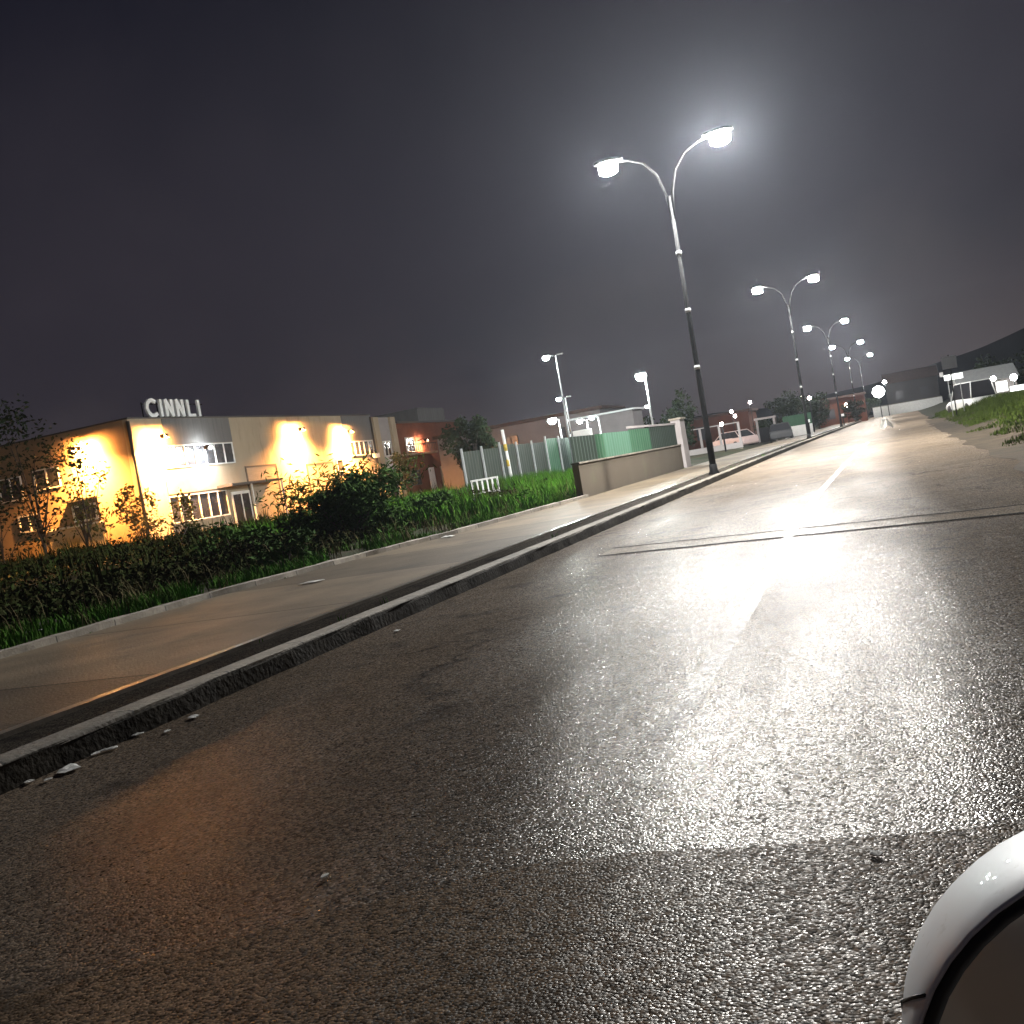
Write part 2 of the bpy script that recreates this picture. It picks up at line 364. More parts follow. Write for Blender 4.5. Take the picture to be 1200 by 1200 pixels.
# dark oily smear beside the line
mb=MB(); 
L_=[]; R_=[]
for i in range(15):
    t=i/14; x=-1.16+.16*t; y=4.05+.85*t; wd=.012+.05*math.sin(PI*t)*(1+.5*noise.noise(Vector((t*6,2,2))))
    L_.append((x-wd,y,.016)); R_.append((x+wd+.02*noise.noise(Vector((t*7,5,2))),y,.016))
for i in range(14): mb.face([L_[i],R_[i],R_[i+1],L_[i+1]])
om=mat('oily_smear',(.03,.026,.022),.6,scale=20,spec=.2); nt_=om.node_tree
tc_=nt_.nodes.new('ShaderNodeTexCoord'); nz_=nt_.nodes.new('ShaderNodeTexNoise'); nz_.inputs['Scale'].default_value=9; nz_.inputs['Detail'].default_value=9; nz_.inputs['Roughness'].default_value=.8
nt_.links.new(tc_.outputs['Object'],nz_.inputs['Vector']); mr_=nt_.nodes.new('ShaderNodeMapRange'); mr_.inputs['From Min'].default_value=.42; mr_.inputs['From Max'].default_value=.68; mr_.inputs['To Max'].default_value=.62; nt_.links.new(nz_.outputs['Fac'],mr_.inputs['Value'])
tr_=nt_.nodes.new('ShaderNodeBsdfTransparent'); mx_=nt_.nodes.new('ShaderNodeMixShader'); nt_.links.new(mr_.outputs['Result'],mx_.inputs['Fac']); nt_.links.new(tr_.outputs[0],mx_.inputs[1]); nt_.links.new(nt_.nodes['Principled BSDF'].outputs[0],mx_.inputs[2]); nt_.links.new(mx_.outputs[0],nt_.nodes['Material Output'].inputs['Surface'])
tag(mb.build('road_stain',om),kind='structure')
# kerb, asphalt strip, pavement
def sweep(name,prof,m,ys,xoff=lambda y:0,jit=.012):
    mb=MB(); k=len(prof)
    for y in ys:
        b=bend(y)+xoff(y)
        for j,(x,z) in enumerate(prof):
            e=jit*noise.noise(Vector((y*2.3,j*3.1,x)))
            mb.v.append((x+b+e,y,z+e*.6))
    for i in range(len(ys)-1):
        for j in range(k-1):
            a=i*k+j; mb.f.append((a,a+1,a+k+1,a+k)); mb.sm.append(False)
    return tag(mb.build(name,m),kind='structure')
KY=frange(-14,60,.33)+frange(60.5,235,2)
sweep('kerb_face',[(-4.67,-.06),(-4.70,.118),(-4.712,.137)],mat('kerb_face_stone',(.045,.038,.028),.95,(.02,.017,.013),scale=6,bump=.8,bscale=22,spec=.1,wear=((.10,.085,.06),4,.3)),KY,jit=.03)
sweep('kerb',[(-4.713,.125),(-4.718,.148),(-4.745,.157),(-4.92,.155),(-4.93,.10)],M['kerb'],KY)
ribbon('pavement_strip',-5.44,-4.91,.135,M['strip'])
def back(y):
    pts=[(-20,-9.45),(8,-9.35),(12,-9.5),(16,-9.1),(19,-8.6),(27,-8.15),(60,-8.1),(240,-8.1)]
    for (a,xa),(b,xb) in zip(pts,pts[1:]):
        if y<=b: return xa+(xb-xa)*(y-a)/(b-a)
    return pts[-1][1]
sweep('pavement_edging',[(-5.40,.08),(-5.405,.165),(-5.49,.168),(-5.50,.12)],mat('damp_edging',(.22,.19,.15),.3,(.09,.078,.06),scale=2.2,spec=.6,bump=.2,bscale=40),KY,jit=.006)
ribbon('pavement',lambda y:back(y),-5.485,.158,M['pave'])
BY=[y for y in KY if y<27.5]
sweep('pavement_back_kerb',[(.04,.08),(.03,.235),(-.13,.24),(-.30,.20),(-.42,.05)],M['kerb'],BY,xoff=lambda y:back(y),jit=.035)
# side street mouth, yard floor
mb=MB(); mb.face([(-34,53,.02),(-7.4,53,.02),(-6.9,72,.02),(-34,74,.02)]); tag(mb.build('side_street',M['strip']),kind='structure')
# ridge
mb=MB(); pts=[(-700,900,14),(-420,880,22),(-200,850,22),(-60,800,16),(30,760,22),(75,740,34),(130,720,46),(210,690,58),(330,640,70),(520,560,80)]
for (xa,ya,za),(xb,yb,zb) in zip(pts,pts[1:]):
    for i in range(8):
        def q(t):
            x=xa+(xb-xa)*t; y=ya+(yb-ya)*t; z=za+(zb-za)*t+4*noise.noise(Vector((x*.02,1,0))); return x,y,z
        x0,y0,z0=q(i/8); x1,y1,z1=q((i+1)/8)
        mb.face([(x0,y0-160,-1),(x1,y1-160,-1),(x1,y1,z1),(x0,y0,z0)],True)
        mb.face([(x0,y0,z0),(x1,y1,z1),(x1,y1+160,-1),(x0,y0+160,-1)],True)
tag(mb.build('hills',M['hill']),kind='structure')

# ------------------------------------------------------------------ vegetation
def blades(mb,x,y,z,h,w,n=5,spread=.12,lean=.5):
    for _ in range(n):
        a=random.uniform(0,2*PI); r=random.uniform(0,spread); bx,by=x+r*math.cos(a),y+r*math.sin(a)
        d=random.uniform(0,2*PI); hh=h*random.uniform(.5,1.15); l=hh*lean*random.uniform(.2,1)
        px,py=-math.sin(d)*w/2,math.cos(d)*w/2
        mx,my=bx+math.cos(d)*l*.35,by+math.sin(d)*l*.35; tx,ty=bx+math.cos(d)*l,by+math.sin(d)*l
        mb.face([(bx-px,by-py,z-.02),(bx+px,by+py,z-.02),(mx+px*.8,my+py*.8,z+hh*.6),(mx-px*.8,my-py*.8,z+hh*.6)])
        mb.face([(mx-px*.8,my-py*.8,z+hh*.6),(mx+px*.8,my+py*.8,z+hh*.6),(tx,ty,z+hh)])
def leaf(mb,p,s,asp=.55,droop=0):
    d=Vector((random.gauss(0,1),random.gauss(0,1),random.gauss(0,.8)-droop)).normalized()
    q=d.cross(Vector((random.gauss(0,1),random.gauss(0,1),random.gauss(0,1)))).normalized()
    p=Vector(p); a=d*s*.5; b=q*s*asp*.5
    mb.face([p-a,p+b,p+a,p-b])
# left verge grass
mb=MB()
for _ in range(5200):
    y=random.uniform(5,36)**1.0; x=back(y)-.35-abs(random.gauss(0,1.1)); 
    if noise.noise(Vector((x*.9,y*.5,2)))<-.12: continue
    blades(mb,x+bend(y),y,ground_z(x,y),random.uniform(.06,.26)+.22*max(0,noise.noise(Vector((x*.7,y*.55,9)))),.02,5,.16,.8)
tag(mb.build('verge_grass',M['grass']),'dark green rough grass between the pavement and the scrub','grass',kind='stuff')
mb=MB()
for _ in range(500):
    y=random.uniform(6,40); x=back(y)-.3-abs(random.gauss(0,2.2))
    blades(mb,x+bend(y),y,ground_z(x,y),random.uniform(.15,.6),.014,4,.18,.9)
tag(mb.build('dry_weeds',leafmat('dry_weed',(.13,.105,.05),(.06,.055,.022))),'straw-coloured dry weeds scattered through the left verge','weeds',kind='stuff')
# bright tall grass in front of the grey-green fence
mb=MB()
for _ in range(5200):
    y=random.uniform(24,47); x=random.uniform(-18.2,-8.6)
    if x>back(y)-.4: continue
    if y>27 and x>-9: continue
    h=.35+.5*min(1,max(0,(-x-9)/6))+.25*noise.noise(Vector((x*.6,y*.4,8)))
    t_=min(1,max(0,(x*-15.9+y*39.2)/(15.9**2+39.2**2))); dd=math.hypot(x+15.9*t_,y-39.2*t_)
    if dd<1.3 and t_>.75: h=.12
    blades(mb,x,y,ground_z(x,y),max(.1,h),.035,6,.2)
tag(mb.build('tall_grass',M['grass']),'bright green tall grass below the grey-green sheet fence','grass',kind='stuff')
# low edge weeds on kerb and pavement
mb=MB()
for _ in range(150):
    y=random.uniform(6,70); x=random.choice([-4.95,-5.43,-8.0 if y>27 else back(y)+.05])+random.gauss(0,.03)
    if noise.noise(Vector((x,y*.6,4)))<.05: continue
    blades(mb,x+bend(y),y,.15,random.uniform(.02,.07),.010,6,.07,.9)
tag(mb.build('kerb_weeds',M['grass']),'small weeds in the joints of kerb and pavement','weeds',kind='stuff')
# scrub mass
mb=MB()
def scrub_h(x,y): return max(.18,(.40 if x>-19 else .74)+.45*noise.noise(Vector((x*.16,y*.16,5)))+.42*noise.noise(Vector((x*.5,y*.5,6))))
cnt=0
while cnt<80000:
    y=random.uniform(9,47); x=random.uniform(-60,-11.2)
    if x>-11.2-1.0*noise.noise(Vector((y*.3,1,1)))-.03*(y): continue
    if y>40 and x>-19: continue
    hh=scrub_h(x,y)*min(1,(-x-10.6)/2.4); z=.12+hh*(random.random()**.45)
    leaf(mb,(x,y,z),random.uniform(.07,.19),.5); cnt+=1
for _ in range(900):
    y=random.uniform(12,47); x=random.uniform(-44,-13-.03*y)
    if y>40 and x>-19: continue
    blades(mb,x,y,.15+scrub_h(x,y)*.6,random.uniform(.5,.95),.03,4,.2,.6)
cnt=0
while cnt<34000:
    y=random.uniform(7.5,30); x=random.uniform(-17.5,-10.9)
    if x>-11.1-1.0*noise.noise(Vector((y*.3,1,1)))-.03*y: continue
    hh=scrub_h(x,y)*min(1,max(.12,(-x-10.5)/2.2)); leaf(mb,(x,y,.12+hh*random.random()**.8),random.uniform(.06,.15),.5); cnt+=1
tag(mb.build('scrub',M['scrub']),'dark tangled scrub filling the lot below the warehouse','scrub',kind='stuff')
# right bank grass
mb=MB()
for _ in range(11000):
    y=8+random.random()**1.4*78; x=2.3+random.random()**1.5*(11.5 if y<40 else 9.5)+bend(y)
    xb=x-bend(y); edge=2.75+.9*noise.noise(Vector((y*.35,3,3)))
    if xb<edge: continue
    h=.10+.22*min(1,(xb-edge)/2)+.12*noise.noise(Vector((x*.5,y*.3,2)))
    blades(mb,x,y,ground_z(x,y),max(.06,h),.03,5,.16,.7)
tag(mb.build('bank_grass',M['drygrass']),'olive green grass on the bank right of the road','grass',kind='stuff')

def foliage(cx,cy,cz,rx,ry,rz,n,s,clumps=14,hole=.25,asp=.5,base_bias=0):
    """leaves gathered in clumps through an uneven crown"""
    mb=MB(); cl=[]
    for _ in range(clumps):
        while True:
            p=Vector((random.uniform(-1,1),random.uniform(-1,1),random.uniform(-1,1)))
            if .2<p.length<1: break
        cl.append((p,random.uniform(.22,.5)))
    for _ in range(n):
        c,r=random.choice(cl)
        d=Vector((random.gauss(0,1),random.gauss(0,1),random.gauss(0,1))).normalized()*r*random.random()**.4
        p=c+d
        leaf(mb,(cx+p.x*rx,cy+p.y*ry,max(.05,cz+p.z*rz)),s*random.uniform(.6,1.3),asp)
    return mb,[(Vector((cx+c.x*rx,cy+c.y*ry,cz+c.z*rz))) for c,_ in cl]
def tree(name,x,y,h,r,label,leafm,group=None,n=2600,s=.22,trunk_h=.35,tr=.14,squash=1.0,z0=0,clumps=18):
    root=empty(name,(x,y,z0),label,'tree',group)
    cz=h*(trunk_h+1)/2; rz=h*(1-trunk_h)/2*squash
    mb,cl=foliage(0,0,cz,r,r,rz,n,s,clumps)
    mb.build('crown',leafm,root)
    t=MB(); t.tube([(0,0,-.1),(.03*h*.2,0,h*trunk_h*.6),(0,.05,h*trunk_h),(.1,0,cz)],[tr,tr*.8,tr*.7,tr*.35],8)
    for c in cl[:10]:
        st=Vector((0,0,h*trunk_h*random.uniform(.75,1.2))); md=st.lerp(c,.5)+Vector((random.gauss(0,.1),random.gauss(0,.1),.15))
        t.tube([st,md,c],[tr*.45,tr*.28,tr*.08],6)
    t.build('trunk',M['bark'],root)
    return root
# the big bush by the pavement
root=empty('bush',(-13.0,22.6,.05),'large dark arching bush with reedy leaves beside the pavement','bush')
mb,cl=foliage(0,0,.82,1.8,1.3,.95,5600,.2,26,asp=.28)
for _ in range(260):   # arching shoots
    a=random.uniform(0,2*PI); l=random.uniform(.7,1.5); bx,by=random.gauss(0,.6),random.gauss(0,.5)
    p0=Vector((bx,by,.2)); hz=random.uniform(1.3,2.25)
    p1=p0+Vector((math.cos(a)*l*.4,math.sin(a)*l*.4,hz*.8)); p2=p0+Vector((math.cos(a)*l,math.sin(a)*l,hz*random.uniform(.6,1.0)))
    for i in range(9):
        t=i/8; p=p0.lerp(p1,t).lerp(p1.lerp(p2,t),t); 
        for _k in range(2): leaf(mb,p+Vector((random.gauss(0,.04),)*3),.2,.2)
mb.build('foliage',M['bush'],root)
t=MB()
for _ in range(14):
    a=random.uniform(0,2*PI); t.tube([(random.gauss(0,.25),random.gauss(0,.25),-.05),(math.cos(a)*.4,math.sin(a)*.4,.6),(math.cos(a)*.9,math.sin(a)*.8,1.2)],[.03,.02,.008],5)
t.build('stems',M['bark'],root)
# smaller shrubs
def shrub(x,y,r,h,label,m,n=900,s=.14,group='shrubs in the scrub lot'):
    root=empty('shrub',(x,y,.08),label,'shrub',group)
    mb,cl=foliage(0,0,h*.52,r,r,h*.5,n,s,10,asp=.4); mb.build('foliage',m,root)
    t=MB()
    for c in cl[:6]: t.tube([(0,0,-.05),(c.x*.4,c.y*.4,c.z*.6),tuple(c)],[.025,.018,.006],5)
    t.build('stems',M['bark'],root); return root
shrub(-10.9,16.2,.75,.8,'low green shrub at the grass edge left of the large bush',M['bush'],900,.13)
shrub(-13.4,18.2,.9,1.15,'rounded shrub in the scrub behind the low green shrub',M['bush'])
shrub(-18.6,22.5,1.2,1.35,'dark shrub below the entrance canopy of the warehouse',M['scrub'])
shrub(-12.2,25.6,1.1,1.0,'leafy shrub just right of the large bush',M['bush'],1400)
shrub(-13.6,29.0,1.1,1.0,'shrub below the red-brown building with white bits of litter caught in it',M['bush'])
shrub(-9.9,26.9,.5,.6,'small grassy shrub against the left end of the concrete wall',M['grass'],500,.12)
# dry stalk and vines before the warehouse corner
root=empty('weed_stalk',(-36.6,38.6,.1),'thin dark seed stalk standing before the glowing front wall','plant')
t=MB(); t.tube([(0,0,0),(.04,0,2.6),(-.05,0,5.2)],[.035,.03,.02],6); t.build('stem',M['bark'],root)
mb,_=foliage(-.05,0,5.25,.35,.3,.55,60,.25,5); mb.build('seed_head',M['tree'],root)
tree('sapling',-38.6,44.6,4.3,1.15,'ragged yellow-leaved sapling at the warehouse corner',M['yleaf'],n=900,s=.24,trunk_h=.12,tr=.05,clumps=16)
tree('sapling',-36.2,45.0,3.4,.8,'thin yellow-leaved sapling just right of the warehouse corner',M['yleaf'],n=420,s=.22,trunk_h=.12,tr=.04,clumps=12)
tree('bare_tree',-41.2,40.2,8.9,2.6,'sparse dark tree at the left edge before the brown front wall',M['tree'],n=1300,s=.26,trunk_h=.2,tr=.12,clumps=22)
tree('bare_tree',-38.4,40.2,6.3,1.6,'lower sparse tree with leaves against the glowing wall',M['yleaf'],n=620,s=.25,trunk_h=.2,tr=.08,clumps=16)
tree('bare_tree',-40.2,36.6,4.6,1.8,'small tangled tree in front of the left ground floor windows',M['tree'],n=800,s=.22,trunk_h=.15,tr=.07,clumps=14)
tree('leafy_tree',-26.2,63.5,5.6,1.75,'dark round tree between the red-brown building and the fence',M['tree'],n=4200,s=.3,trunk_h=.25,tr=.16,clumps=26)
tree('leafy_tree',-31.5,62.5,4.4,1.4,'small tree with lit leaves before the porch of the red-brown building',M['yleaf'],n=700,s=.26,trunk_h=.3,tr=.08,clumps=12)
G='far trees along the road'
for (x,y,h,r,l) in [(-13.6,72,4.6,1.2,'dark tree behind the gate pillar of the concrete wall'),(-8.6,88,3.6,1.7,'dark tree behind the white portal at the side street'),
    (-6.6,96,4.2,1.8,'dark green tree above the pale boundary wall'),(-6.9,118,3.2,2.2,'low dark tree left of the red wall house'),(-3.3,128,2.6,1.8,'low dark tree right of the red wall house'),
    (-16.5,80,3.9,2.0,'dark tree behind the pale green panels'),
    (7.0,86,3.6,2.0,'dark tree over the pale house right of the road'),(10.4,88,3.9,2.2,'dark tree at the right edge over the lit signs'),(-2.4,168,3.2,2,'small tree left of the bright white depot light')]:
    tree('broadleaf_tree',x,y,h,r,l,M['tree'],G,n=1300,s=.32,trunk_h=.2,tr=.12,clumps=16)

# ------------------------------------------------------------------ street lamps
def make_street_lamp(glow,dim):
    r=empty('street_lamp',(0,0,.15),'','street lamp')
    MB().tube([(0,0,0),(0,0,1.2),(0,0,1.25),(0,0,4.5),(0,0,8.3)],[.10,.10,.085,.07,.05],12).build('pole',M['steel'],r)
    MB().lathe([(0,.3),(.115,.3),(.125,.1),(.17,.03),(.17,0)],seg=14).build('base_collar',M['steel'],r)
    for z in (3.2,4.9,6.6): MB().lathe([(.06,z-.06),(.088,z-.06),(.088,z+.06),(.06,z+.06)],seg=12).build('band',M['steel_light'],r)
    for sgn in (-1,1):
        MB().tube([(.02*sgn,0,7.6),(.10*sgn,0,8.4),(.28*sgn,0,9.0),(.62*sgn,0,9.42),(1.05*sgn,0,9.62),(1.35*sgn,0,9.68)],[.04,.038,.035,.032,.03,.03],8).build('arm',M['steel'],r)
        h=MB(); c=1.66*sgn
        # cobra head shell
        secs=[(-.46,.05,.045),(-.30,.16,.07),(0,.235,.10),(.26,.20,.085),(.42,.10,.05)]
        n=len(h.v); k=12
        for (dx,w,hh) in secs:
            for j in range(k):
                q=2*PI*j/k; zz=math.sin(q)*hh
                h.v.append((c+sgn*dx,math.cos(q)*w,9.74+max(zz,-.035)))
        for i in range(len(secs)-1):
            for j in range(k): h.f.append((i*k+j,i*k+(j+1)%k,(i+1)*k+(j+1)%k,(i+1)*k+j)); h.sm.append(True)
        h.f.append(tuple(range(k))); h.sm.append(False); h.f.append(tuple((len(secs)-1)*k+j for j in range(k))); h.sm.append(False)
        hd=h.build('lamp_head',M['steel'],r)
        g_=glow if sgn>0 else dim
        MB().lathe([(.20,-.005),(.225,-.12),(.21,-.28)],c=(c+.02*sgn,0,9.705),seg=16,sx=1.3).build('lens',g_,hd)
        MB().lathe([(.209,-.281),(.14,-.33),(.001,-.35)],c=(c+.02*sgn,0,9.705),seg=16,sx=1.3).build('lens_base',LAMP_BASE,hd)
    return r
GL='double-arm street lamps along the kerb'
lamp=make_street_lamp(LAMP,LAMP_DIM); far_lamp=make_street_lamp(LAMP_FAR,LAMP_FAR_DIM)
LP=[(-4.93,30.2,'tall double-arm street lamp nearest the camera, on the kerb'),(None,64.7,'second double-arm street lamp along the kerb'),(None,98.5,'third double-arm street lamp along the kerb'),(None,132.5,'fourth double-arm street lamp, small and far down the kerb'),(None,167,'farthest double-arm street lamp on the left kerb')]
for i,(x,y,l) in enumerate(LP):
    X=(x if x else -4.98+bend(y))
    if i==0: lamp.location=(X,y,.15); lamp['label']=l; lamp['group']=GL
    elif i==1: far_lamp.location=(X,y,.15); far_lamp['label']=l; far_lamp['group']=GL
    else: copy_tree(far_lamp,(X,y,.15),l,GL)

# yard lamps: post, cross arm, flood heads
def yard_lamp(x,y,h,label,heads=1,ground=0,glow=YARD,size=1.0,arm=.7,back_head=False,az=-1):
    r=empty('yard_lamp',(x,y,ground),label,'lamp','white lamps behind the fence')
    MB().tube([(0,0,0),(0,0,h*.6),(0,0,h)],[.07,.055,.04],10).build('post',M['steel_light'],r)
    MB().tube([(0,0,h-.05),(az*arm*.5,0,h+.08),(az*arm,0,h+.1)],[.03,.028,.028],8).build('arm',M['steel_light'],r)
    hd=MB().box((az*arm-.22*size,-.13*size,h+.06),(az*arm+.22*size,.13*size,h+.16)).build('lamp_head',M['steel_light'],r,.02)
    MB().lathe([(.15*size,0),(.17*size,-.08*size),(.12*size,-.2*size),(.001,-.25*size)],c=(az*arm,0,h+.06),seg=12,sx=1.3).build('lens',glow,hd)
    if back_head:
        MB().box((-az*.1,-.12,h+.02),(-az*.45,.12,h+.12)).build('dark_head',M['steel_light'],r,.02)
    return r
yard_lamp(-18.25,60,7.8,'tall twin-headed yard lamp on the left, one head lit',back_head=True,arm=.65,size=.9)
yard_lamp(-22.6,75,6.1,'yard lamp just under the tall twin-headed one',arm=.55,size=.8,back_head=True)
yard_lamp(-19.2,61.5,4.0,'lower yard lamp at the left over the sheet fence',arm=.45,size=1.3)
yard_lamp(-17.4,61.5,3.6,'low yard lamp over the white cabinet',arm=.45,size=.8)
yard_lamp(-16.6,61.5,3.7,'low yard lamp right of the white cabinet',arm=.45,size=.8)
yard_lamp(-10.9,50.5,4.9,'bright white yard lamp rising behind the concrete wall',arm=.2,size=1.25)
yard_lamp(-16.2,75,4.3,'small yard lamp low behind the bright one at the wall',arm=.2,size=.6)

# ------------------------------------------------------------------ warehouse
def window(parent,plane,a0,a1,z0,z1,panes,at,outward=1,fr=.07,depth=.10,frm='frame',glassm='glass'):
    """plane 'x': wall at x=at facing +x, a = y.  plane 'y': wall at y=at facing -y, a = x"""
    f=MB()
    def bx(mb,p0,p1,d0,d1,zz0,zz1):
        if plane=='x': mb.box((at+d0,p0,zz0),(at+d1,p1,zz1))
        else: mb.box((p0,at-d1,zz0),(p1,at-d0,zz1))
    bx(f,a0,a1,.0,depth,z0,z0+fr); bx(f,a0,a1,.0,depth,z1-fr,z1)
    w=(a1-a0)/panes
    for i in range(panes+1):
        c=a0+w*i; lo=c if i==0 else c-fr/2; hi=c+fr if i==0 else (c if i==panes else c+fr/2)
        if i==panes: lo=c-fr
        bx(f,lo,hi,.002,depth-.002,z0+fr,z1-fr)
    fo=f.build('window',M[frm],parent)
    g=MB(); bx(g,a0+fr*.5,a1-fr*.5,.004,.03,z0+fr*.5,z1-fr*.5); g.build('pane',M[glassm],fo)
    return fo
X0=-42.0; YC=48.98
wh=empty('warehouse',(X0,YC,0),'long two-storey cream warehouse lit by orange lamps, with a rooftop letter sign','building')
wh_inv=Matrix.Translation((-X0,-YC,0))
class PB(MB):
    """mesh given in world coordinates, stored relative to the building's base"""
    def build(s,name,m,parent=None,bevel=0):
        r=parent
        while r.parent: r=r.parent
        s.xform(Matrix.Translation(-Vector(r.location))); return _MB.build(s,name,m,parent,bevel)
_MB=MB
MB=PB
def part(name,m,parent,*boxes,bevel=0):
    mb=PB()
    for a,b in boxes: mb.box(a,b)
    return mb.build(name,m,parent,bevel)
part('road_wall',M['wall_cream'],wh,((X0-.4,YC,0),(X0,79.4,8.15)))
part('front_wall',M['wall_front'],wh,((X0-26,YC-.0,0),(X0-.402,YC+.4,8.15)))
part('back_wall',M['wall_front'],wh,((X0-26,78.9,0),(X0-.402,79.3,8.1)))
rf=part('roof',M['trim'],wh,((X0-26,YC+.402,7.6),(X0-.402,78.898,7.8)))
part('parapet_coping',M['trim'],wh,((X0-26.0,YC-.07,8.152),(X0+.08,YC+.35,8.24)),((X0-.35,YC+.352,8.152),(X0+.08,79.45,8.24)))
part('grey_panel',M['panel_grey'],wh,((X0+.003,52.0,6.46),(X0+.06,58.9,8.13)))
part('grey_panel',M['panel_grey'],wh,((X0+.003,74.4,6.0),(X0+.06,79.38,8.13)))
part('tan_panel',M['panel_tan'],wh,((X0+.003,51.4,3.35),(X0+.05,58.9,4.92)))
window(wh,'x',51.6,58.8,4.98,6.42,7,X0)
window(wh,'x',51.3,57.2,1.5,3.22,6,X0)
window(wh,'x',75.0,79.1,4.7,5.95,5,X0)
window(wh,'x',72.4,73.4,3.5,4.55,1,X0)
cn=part('canopy',M['trim'],wh,((X0+.003,56.3,3.36),(X0+1.3,62.4,3.52)))
part('canopy_post',M['frame'],wh,((X0+1.15,62.2,0),(X0+1.25,62.3,3.358)))
part('canopy_post',M['frame'],wh,((X0+1.15,58.5,0),(X0+1.25,58.6,3.358)))
dr=part('entrance_door',M['frame'],wh,((X0+.003,57.7,0),(X0+.08,59.8,3.0)))
part('door_glass',M['glass'],dr,((X0+.082,57.85,.2),(X0+.09,58.7,2.8)),((X0+.082,58.85,.2),(X0+.09,59.65,2.8)))
for (a,b,h,l) in ((59.95,63.6,4.55,None),(67.9,71.7,4.3,None)):
    mb=PB()
    k=int(h/.22)
    for i in range(k): mb.box((X0+.003,a,i*h/k+.012),(X0+.05,b,(i+1)*h/k))
    d=mb.build('roller_door',M['door'],wh)
    part('door_frame',M['trim'],d,((X0+.003,a-.12,0),(X0+.075,a-.002,h+.12)),((X0+.003,b+.002,0),(X0+.075,b+.12,h+.12)),((X0+.003,a,h+.002),(X0+.075,b,h+.12)))
# dark tube stands in for shade along the corner; the second is a pipe
PB().tube([(X0+.1,YC-.1,0),(X0+.1,YC-.1,4),(X0+.1,YC-.1,8)],.11,8).build('downpipe_and_shade',M['trim'],wh)
PB().tube([(X0+.12,79.3,0),(X0+.12,79.3,8)],.08,8).build('downpipe_and_shade',M['trim'],wh)
part('air_conditioner',M['white'],wh,((X0+.11,78.4,4.35),(X0+.5,79.2,4.75)))
# front wall openings
window(wh,'y',-49.9,-47.85,4.95,6.25,2,YC,frm='frame')
window(wh,'y',-52.9,-51.0,4.6,6.1,2,YC,frm='frame')
window(wh,'y',-47.35,-45.45,2.55,3.6,2,YC,fr=.12)
window(wh,'y',-51.8,-50.0,2.5,3.6,2,YC,fr=.1)
part('brow',M['trim'],wh,((-47.6,YC-.5,3.85),(-45.3,YC-.003,3.98)))
part('ledge',M['frame'],wh,((-49.6,YC-.16,2.3),(-45.1,YC-.003,2.42)))
part('plinth',M['panel_tan'],wh,((-49.6,YC-.05,0),(-45.1,YC-.003,2.298)))
# wall lamps: each fixed to the wall, bracket + housing + lens
def wall_lamp(p,nrm,label,glow,w=.36,h=.2,name='wall_lamp',group='orange floodlights on the warehouse',out=.75,tilt=.5):
    n=Vector(nrm); r=empty(name,p,label,'lamp',group)
    r.rotation_euler=(0,0,math.atan2(n.y,n.x))
    _MB().tube([(0,0,0),(out*.6,0,.10),(out,0,.06)],.025,8).build('bracket',M['steel'],r)
    hd=_MB(); x0,x1=out-.02,out+.34; dpt=.16
    hd.box((x0,-w/2,.0),(x1,w/2,.09)); hd.box((x0,-w/2-.02,-dpt),(x1,-w/2-.001,.09)); hd.box((x0,w/2+.001,-dpt),(x1,w/2+.02,.09)); hd.box((x1+.001,-w/2,-.105),(x1+.02,w/2,.09))
    hd=hd.build('housing',M['steel'],r)
    _MB().lathe([(.42*w,-.004),(.42*w,-.04),(.3*w,-.09),(.001,-.11)],c=((x0+x1)/2,0,0),seg=12).build('lens',glow,hd)
    return r
wall_lamp((-45.4,YC-.002,6.95),(0,-1,0),'orange floodlight high on the brown front wall left of the corner',SOD)
wall_lamp((X0+.002,50.9,6.95),(1,0,0),'orange floodlight on the cream wall just right of the corner',SOD)
wall_lamp((X0+.002,66.6,7.05),(1,0,0),'orange floodlight alone between the two roller doors',SOD)
wall_lamp((X0+.002,74.0,6.75),(1,0,0),'orange floodlight farthest right on the cream wall',SOD)
wall_lamp((X0+.11,55.1,6.1),(1,0,0),'white floodlight over the long upper window',FLOOD,w=.55,h=.3,out=.6,group='white floodlight')
# rooftop letters
sg=empty('roof_sign',(X0-.35,51.0,8.24),'row of big white letters standing on the warehouse roof edge','sign')
fr=_MB(); fr.box((-.06,-.1,.06),(-.0,5.85,.12)); fr.box((-.06,-.1,.86),(0,5.85,.92))
for yy_ in (0,1.4,2.8,4.2,5.7): fr.box((-.12,yy_-.03,0),(-.062,yy_+.03,1.0))
fr.build('sign_frame',M['steel'],sg)
# letter strokes drawn in the sign's plane (u along the wall, v up)
def letter(strokes,u0,w=.20):
    mb=_MB()
    for (a,b) in strokes:
        a=Vector(a); b=Vector(b); d=(b-a).normalized(); n=Vector((-d.y,d.x))*w/2; a=a-d*w*.2; b=b+d*w*.2
        c=[a-n,b-n,b+n,a+n]
        P=[(.02,u0+q.x,q.y) for q in c]; Q=[(.16,u0+q.x,q.y) for q in c]
        mb.face(P[::-1]); mb.face(Q)
        for i in range(4): mb.face([P[i],P[(i+1)%4],Q[(i+1)%4],Q[i]])
    # separate overlapping strokes a little in depth
    for i in range(len(strokes)):
        for k in range(i*24,(i+1)*24):
            if k<len(mb.v):
                x,y,z=mb.v[k]; mb.v[k]=(x+.004*i if x>.1 else x-.0, y, z)
    return mb.build('letter',M['letter'],sg)
T=1.12; B=.12
arc=[(.62+.5*math.cos(math.radians(q)),.62+.5*math.sin(math.radians(q))) for q in range(50,315,33)]
letter(list(zip(arc,arc[1:])),.05,.24)
letter([((0,B),(0,T))],1.5,.24)
letter([((0,B),(0,T)),((0,T),(.55,B)),((.55,B),(.55,T))],2.0,.26)
letter([((0,B),(0,T)),((0,T),(.55,B)),((.55,B),(.55,T))],3.05,.26)
